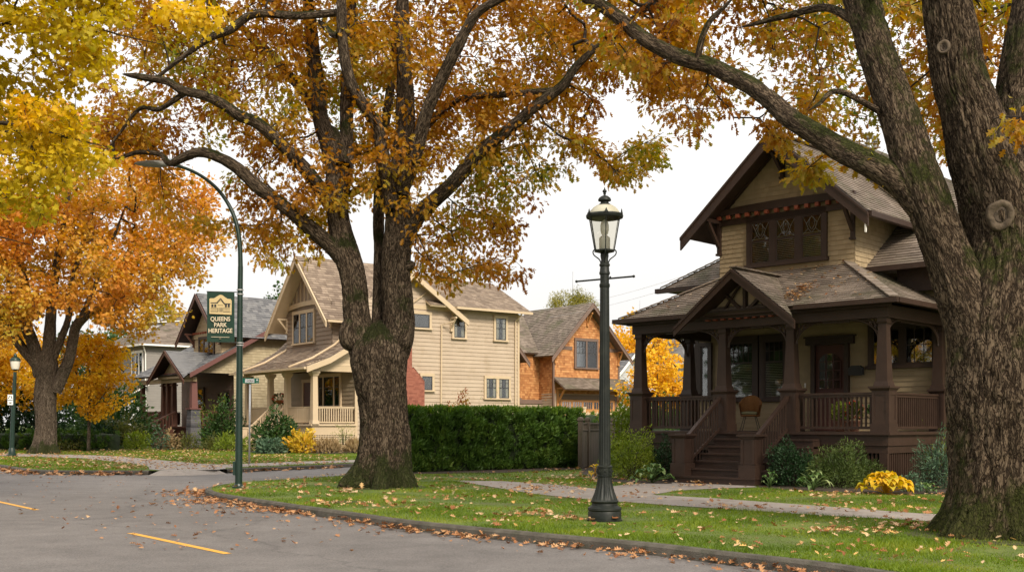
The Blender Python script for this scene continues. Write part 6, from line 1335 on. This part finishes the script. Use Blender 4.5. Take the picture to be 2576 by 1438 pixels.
def hosta(label,p,w,h,leaf,n=34,lw=.1,ll=None):
    t=T('hosta',label,'hosta plant',p); mb=MB()
    for i in range(n):
        a=random.uniform(0,6.283); tilt=random.random()**.8; L=(ll or w*.32)*random.uniform(.75,1.15); r0=w*.5*tilt; hh=h*(1-.75*tilt*tilt)*random.uniform(.85,1.1)
        stem=[Vector((0,0,0)),Vector((math.cos(a)*r0*.35,math.sin(a)*r0*.35,hh*.75)),Vector((math.cos(a)*r0*.75,math.sin(a)*r0*.75,hh))]
        mb.tube(stem,[.008,.006,.004],4,r=.5); d=Vector((math.cos(a),math.sin(a),0)); s=Vector((-d.y,d.x,0)); m=5; vs=[]; fs=[]; r=random.random(); W_=lw*random.uniform(.8,1.2)
        for j in range(m+1):
            q=j/m; c=stem[2]+d*L*q*(1-.25*q)+Vector((0,0,.06*math.sin(q*2)-.3*L*q*q*(1+tilt))); ww=W_*math.sin(math.pi*min(1,(q*.93+.07))**.75)
            vs+= [c-s*ww+Vector((0,0,ww*.45)),c,c+s*ww+Vector((0,0,ww*.45))]
        for j in range(m): fs+=[(j*3,j*3+1,j*3+4,j*3+3),(j*3+1,j*3+2,j*3+5,j*3+4)]
        mb.add(vs,fs,r)
    mb.build('leaves',M[leaf],t,smooth=True); return t
gp=gnd
# beds of the dark house
shrub('rounded dark green bush right of the dark porch stairs',gp(1990,1222),1.25,1.12,'darkleaf',5200,.055)
M['conifer']=leafmat('feathery_conifer_leaf',[(0,(.025,.045,.012)),(.6,(.075,.11,.025)),(1,(.16,.19,.045))],.2,.6,2)
shrub('spreading feathery olive green conifer bush before the porch lattice',gp(2112,1224),1.75,1.0,'conifer',7500,.085,FERN,lump=.45,up=.1)
hosta('clump of yellow hosta leaves in the bed by the dark porch corner',gp(2228,1241),1.35,.4,'hostay',80,.085,.24)
hosta('small green hosta with upright leaves left of the feathery conifer bush',gp(2045,1234),.8,.4,'hostag',14,.06,.26)
hosta('little lime green plant at the foot of the porch stairs right post',gp(1936,1226),.45,.36,'hostag',16,.05,.13)
shrub('low grey-green plant behind the yellow hosta',gp(2292,1236),.55,.42,'bluegreen',500,.06)
hosta('small cream-edged hosta nearest the big right trunk',gp(2330,1240),.55,.2,'hostag',12,.05,.16)
shrub('tall leafy nandina bush by the big right trunk',gp(2362,1228),1.15,1.25,'bluegreen',2600,.1,FERN,lump=.5,name='nandina',up=-.1)
shrub('yellow-green top of arching nandina against the porch skirt',gp(2345,1214),1.0,1.4,'limeleaf',900,.08,FERN,lump=.6,name='nandina')
shrub('large bright green mounded bush beside the fence, left of the dark porch',gp(1590,1203),1.75,1.25,'limeleaf',6500,.06,lump=.35)
shrub('narrow dark green bush left of the stairs newel post',gp(1672,1206),.62,1.15,'darkleaf',2600,.05)
hosta('pale striped hosta clump left of the dark porch stairs',gp(1640,1214),1.25,.42,'hostag',42,.06,.24)
hosta('yellow hosta tip beside the lamp post shaft',gp(1497,1198),.55,.3,'hostay',10,.08,.22)
shrub('white flecked low plant right behind the lamp post base',gp(1548,1204),.6,.5,'hostaf',260,.08)  if False else None
shrub('tall yellow-green shrub behind the lamp post by the fence',gp(1568,1180),1.4,2.3,'limeleaf',4200,.09,lump=.5)
shrub('yellow-green shrub against the left end of the dark porch',gp(1600,1172),1.4,2.0,'limeleaf',2600,.09,lump=.5)
# hedge
def hedge(label,a,b,w,h,n,leaf='hedgeleaf',size=.07,bumps=1.05,name='hedge',tips=True,seed=0):
    a=Vector((a[0],a[1],0)); b=Vector((b[0],b[1],0)); L=(b-a).length; d=(b-a).normalized(); ang=math.atan2(d.y,d.x); t=T(name,label,'hedge',a,ang)
    def R_(x,th,z): # bulge of the individual bushes
        c=abs(math.sin((x/bumps+.25*math.sin(x*.9+seed))*math.pi))**.6; return w/2*(.5+.42*c+.30*noise.noise((x*2.2+seed,z*2.2,th*3))+.16*noise.noise((x*5.5,z*5.5,th)))
    mb=MB(); nx=int(L/.12); nz=14; vs=[];fs=[]
    m=2*nz+6
    for i in range(nx+1):
        x=L*i/nx; top=h*(.93+.05*abs(math.sin((x/bumps)*math.pi)))
        for j in range(m+1):
            q=j/m*2-1; z=top*(1-abs(q)**3); side=-1 if q<0 else 1
            r=(R_(x,side,z)-.07)*min(1,(abs(q)*1.5)**.7)
            vs.append((x,side*r,max(0,z-.06)))
    for i in range(nx):
        for j in range(m): k=i*(m+1)+j; fs.append((k,k+1,k+m+2,k+m+1))
    fs.append(tuple(range(m,-1,-1))); fs.append(tuple(nx*(m+1)+j for j in range(m+1)))
    mb.add(vs,fs,.1); mb.build('core',M['hedgecore'],t,smooth=True)  # dark solid added inside the leaves to block light
    tf=46; nt_=n//tf; xt=NR.random(nt_)*L; ft=NR.random(nt_); zt=np.where(ft<.84,NR.random(nt_)*h,h*.96); st_=np.where(ft<.68,-1,np.where(ft<.84,1,0)); push=NR.normal(size=nt_)*.07
    n=nt_*tf; ct=NR.random(nt_); X=[];Y_=[];Z=[];D=[]; side=np.repeat(st_,tf); cr=np.repeat(ct,tf); k_=size/.125
    for xx,zz,s,pu in zip(xt,zt,st_,push):
        top=h*(.93+.06*abs(math.sin((xx/bumps)*math.pi)))+.03*random.random(); lean=random.uniform(-.35,.35)
        if s==0: y0=R_(xx,-1,h)*random.uniform(-.85,.85); z0=top-.1*y0*y0; ax=(lean*.4,random.uniform(-.2,.2),1.0)
        else: edge=1-max(0,(zz/top-.86))*2.6; y0=s*(R_(xx,s,zz)*edge+pu-.04); z0=min(zz,top-.03); ax=(lean,s*.55,.8)
        for q in range(tf):
            tt=random.random(); w_=.085*k_*(1-.5*tt); X.append(xx+ax[0]*.17*k_*tt+random.gauss(0,w_)); Y_.append(y0+ax[1]*.17*k_*tt+random.gauss(0,w_)*(.5 if s else 1)); Z.append(max(.02,z0+ax[2]*.17*k_*tt*(.7 if s else .6)+random.gauss(0,w_)*(.8 if s else .25)-.04)); D.append((ax[0]+random.gauss(0,.45),ax[1]+random.gauss(0,.4),ax[2]+random.gauss(0,.35)))
    C=np.stack([X,Y_,Z],1); D=np.array(D); N=NR.normal(size=(n,3))*.6; N[:,1]+=side*.5; N[:,2]+=.3
    cl=np.array([.45+.5*noise.noise((a_*1.3+seed,c_*1.3,b_*2)) for a_,b_,c_ in C])*.5+.5*cr; tm=(side==0)
    leaf_cloud('foliage',C[~tm],D[~tm],N[~tm],size*(.6+.8*NR.random((~tm).sum())),FERN,M[leaf],t,np.clip(cl[~tm]*.6+.4*NR.random((~tm).sum()),0,1),1.3)
    leaf_cloud('top_growth',C[tm],D[tm],N[tm],size*(.7+.9*NR.random(tm.sum())),FERN,M['tipleaf' if tips else leaf],t,None,1.2)
    return t
M['hedgecore']=mat('hedge_light_block',[(.008,.016,.004),(.02,.034,.008)],.95,6,.1)
A=gp(1022,1188); B=gp(1468,1174); dd=(B-A).normalized(); nn=Vector((-dd.y,dd.x,0))*.45
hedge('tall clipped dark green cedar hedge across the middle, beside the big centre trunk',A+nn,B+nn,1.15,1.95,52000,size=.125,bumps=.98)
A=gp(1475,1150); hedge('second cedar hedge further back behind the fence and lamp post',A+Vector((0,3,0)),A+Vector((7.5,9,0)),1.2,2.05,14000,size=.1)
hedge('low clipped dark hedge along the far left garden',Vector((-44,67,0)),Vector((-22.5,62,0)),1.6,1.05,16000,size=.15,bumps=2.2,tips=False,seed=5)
# shrubs across the side street
shrub('large glossy green rhododendron by the cream house stairs',at(700,1066,58)-V_((0,0,1.5)),2.6,2.15,'greenleaf',2600,.2,lump=.3,up=-.1,name='rhododendron')
shrub('low light green rhododendron at the foot of the cream house steps',at(682,1066,56)-V_((0,0,1.5)),1.6,.85,'bluegreen',900,.17,lump=.3,name='rhododendron')
shrub('yellow and orange leaved shrub by the cream porch lattice',at(762,1066,56.5)-V_((0,0,1.5)),1.7,1.1,'limegold',900,.2,lump=.5)
shrub('wispy tall green shrub in front of the cream house lattice',at(866,1066,58)-V_((0,0,1.5)),1.2,1.5,'limeleaf',500,.11,FERN,lump=.6)
for i,(u,lb) in enumerate(((806,'tan ornamental grass clump right of the yellow shrub'),(832,'straw ornamental grass clump, middle of three by the lattice'),(888,'straw ornamental grass clump next to the big centre trunk'))):
    shrub(lb,at(u,1066,56.5)-V_((0,0,1.5)),.9,.6,'strawleaf',500,.3,FERN,name='ornamental_grass',cat='grass clump',up=1.5,group='tan grasses by the cream house')
shrub('tall leafy bush with reddish tips right of the stone pier',at(560,1066,66)-V_((0,0,1.5)),2.4,2.9,'greenleaf',2600,.18,lump=.4)
shrub('yellow tipped branch bush against the dark porch rail behind the banner pole',at(535,1066,67)-V_((0,0,1.5)),1.7,3.0,'limeleaf',900,.16,FERN,lump=.6)
shrub('green fern clump at the foot of the arched street light',at(588,1066,61)-V_((0,0,1.5)),2.2,.9,'limeleaf',900,.25,FERN,name='fern',cat='fern',up=.2)
shrub('low green fern left of the arched street light pole',at(540,1066,62)-V_((0,0,1.5)),1.5,.9,'oliveleaf',700,.2,FERN,name='fern',cat='fern')
shrub('small straw yellow hydrangea in front of the left house stairs',at(425,1066,64)-V_((0,0,1.5)),1.3,.95,'strawleaf',600,.18,lump=.4,name='hydrangea')
shrub('amber fern-like shrub next to the stone pier',at(470,1066,64.5)-V_((0,0,1.5)),1.6,.95,'goldolive',700,.2,FERN,lump=.4)  if 'goldolive' in M else shrub('olive amber shrub next to the stone pier',at(470,1066,64.5)-V_((0,0,1.5)),1.6,.95,'oliveleaf',700,.2,FERN,lump=.4)
shrub('spindly green shrub with flat layered leaves before the left house stairs',at(405,1066,63)-V_((0,0,1.5)),1.0,1.5,'bluegreen',260,.14,lump=.8)
shrub('low lime yellow bush left of the red-brown stairs',at(345,1066,64)-V_((0,0,1.5)),1.5,1.1,'limeleaf',900,.14,lump=.3)
shrub('broad dark green shrub beneath the yellow maple left of the red-brown house',at(285,1066,70)-V_((0,0,1.5)),5.0,4.2,'greenleaf',4200,.24,lump=.35)
shrub('olive bush in front of the broad dark green shrub',at(300,1066,66)-V_((0,0,1.5)),2.6,1.9,'oliveleaf',1500,.18,lump=.4)
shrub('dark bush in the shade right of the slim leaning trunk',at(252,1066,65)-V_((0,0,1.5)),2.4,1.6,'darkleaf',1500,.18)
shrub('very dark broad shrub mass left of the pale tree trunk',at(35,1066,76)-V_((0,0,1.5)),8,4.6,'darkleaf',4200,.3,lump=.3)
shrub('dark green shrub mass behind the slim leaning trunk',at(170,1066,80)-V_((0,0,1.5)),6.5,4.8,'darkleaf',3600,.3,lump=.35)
shrub('low olive ground bush by the slim leaning trunk',at(165,1066,62)-V_((0,0,1.5)),2.6,.6,'oliveleaf',700,.16)
shrub('russet and green shrub rising above the cedar hedge',at(1142,1066,47)-V_((0,0,1.5)),1.9,2.75,'redleaf',4200,.12,lump=.45)
shrub('sparse green sapling above the hedge near the paired windows',at(1262,1066,52)-V_((0,0,1.5)),1.2,2.6,'limeleaf',220,.11,FERN,lump=.8)
shrub('sparse green sapling above the hedge below the long clapboard wall',at(1215,1066,51)-V_((0,0,1.5)),.7,2.3,'limeleaf',130,.11,FERN,lump=.8)
shrub('dark green bush behind the cedar house garage corner',at(1580,1066,88)-V_((0,0,1.5)),3.6,4.4,'greenleaf',1800,.26)
shrub('green shrub seen under the dark porch arch at its left',at(1655,1066,62)-V_((0,0,1.5)),3.2,3.0,'greenleaf',1800,.2)
shrub('green shrub seen under the dark porch arch at its right',at(1712,1066,56)-V_((0,0,1.5)),2.6,2.4,'greenleaf',1500,.18)
w=bpy.data.worlds.new('World'); S.world=w; w.use_nodes=True; nt=w.node_tree; bg=nt.nodes['Background']
EL,AZ=R(38),R(152)      # sun behind and to the right of the viewer, veiled by high cloud
sk=nt.nodes.new('ShaderNodeTexSky'); sk.sky_type='NISHITA'; sk.sun_disc=False; sk.sun_elevation=EL; sk.sun_rotation=AZ; sk.air_density=1; sk.dust_density=4; sk.ozone_density=1
hs=nt.nodes.new('ShaderNodeHueSaturation'); hs.inputs['Saturation'].default_value=.12; hs.inputs['Value'].default_value=.045; nt.links.new(sk.outputs[0],hs.inputs['Color'])
tc=nt.nodes.new('ShaderNodeTexCoord'); no=nt.nodes.new('ShaderNodeTexNoise'); no.inputs['Scale'].default_value=2; no.inputs['Detail'].default_value=5; nt.links.new(tc.outputs['Generated'],no.inputs[0])
cr=nt.nodes.new('ShaderNodeValToRGB'); cr.color_ramp.elements[0].color=(.95,.935,.91,1); cr.color_ramp.elements[1].color=(1,.98,.945,1); cr.color_ramp.elements[0].position=.3; cr.color_ramp.elements[1].position=.7; nt.links.new(no.outputs[0],cr.inputs[0])
mx=nt.nodes.new('ShaderNodeMix'); mx.data_type='RGBA'; mx.inputs[0].default_value=.85; nt.links.new(hs.outputs[0],mx.inputs[6]); nt.links.new(cr.outputs[0],mx.inputs[7])
se=nt.nodes.new('ShaderNodeSeparateXYZ'); nt.links.new(tc.outputs['Generated'],se.inputs[0])
gr=nt.nodes.new('ShaderNodeMapRange'); gr.inputs[1].default_value=0; gr.inputs[2].default_value=1; gr.inputs[3].default_value=1; gr.inputs[4].default_value=2.1; nt.links.new(se.outputs[2],gr.inputs[0])   # overcast sky: brighter towards the zenith
vm=nt.nodes.new('ShaderNodeVectorMath'); vm.operation='SCALE'; nt.links.new(mx.outputs[2],vm.inputs[0]); nt.links.new(gr.outputs[0],vm.inputs['Scale']); nt.links.new(vm.outputs[0],bg.inputs[0]); bg.inputs[1].default_value=.68
sd=bpy.data.lights.new('sun','SUN'); sd.energy=2.8; sd.angle=R(16); sd.color=(1,.89,.73); so=link(bpy.data.objects.new('sun',sd))
# direction towards the sun in world axes: Nishita rotation is clockwise from +Y
dv=Vector((math.sin(AZ)*math.cos(EL),math.cos(AZ)*math.cos(EL),math.sin(EL))); so.rotation_euler=dv.to_track_quat('Z','Y').to_euler(); so.location=(20,-20,30)
cd=bpy.data.cameras.new('camera'); cd.sensor_width=36; cd.lens=F/2576*36; cd.shift_y=(VH-719)/2576; cd.clip_start=.1; cd.clip_end=3000; co=link(bpy.data.objects.new('camera',cd)); co.location=(0,0,EYE); co.rotation_euler=(R(90),0,0); S.camera=co
S.view_settings.view_transform='Standard'; S.view_settings.look='None'; S.view_settings.exposure=.66; S.view_settings.gamma=1
S.cycles.max_bounces=6; S.cycles.transparent_max_bounces=16; S.cycles.use_denoising=True
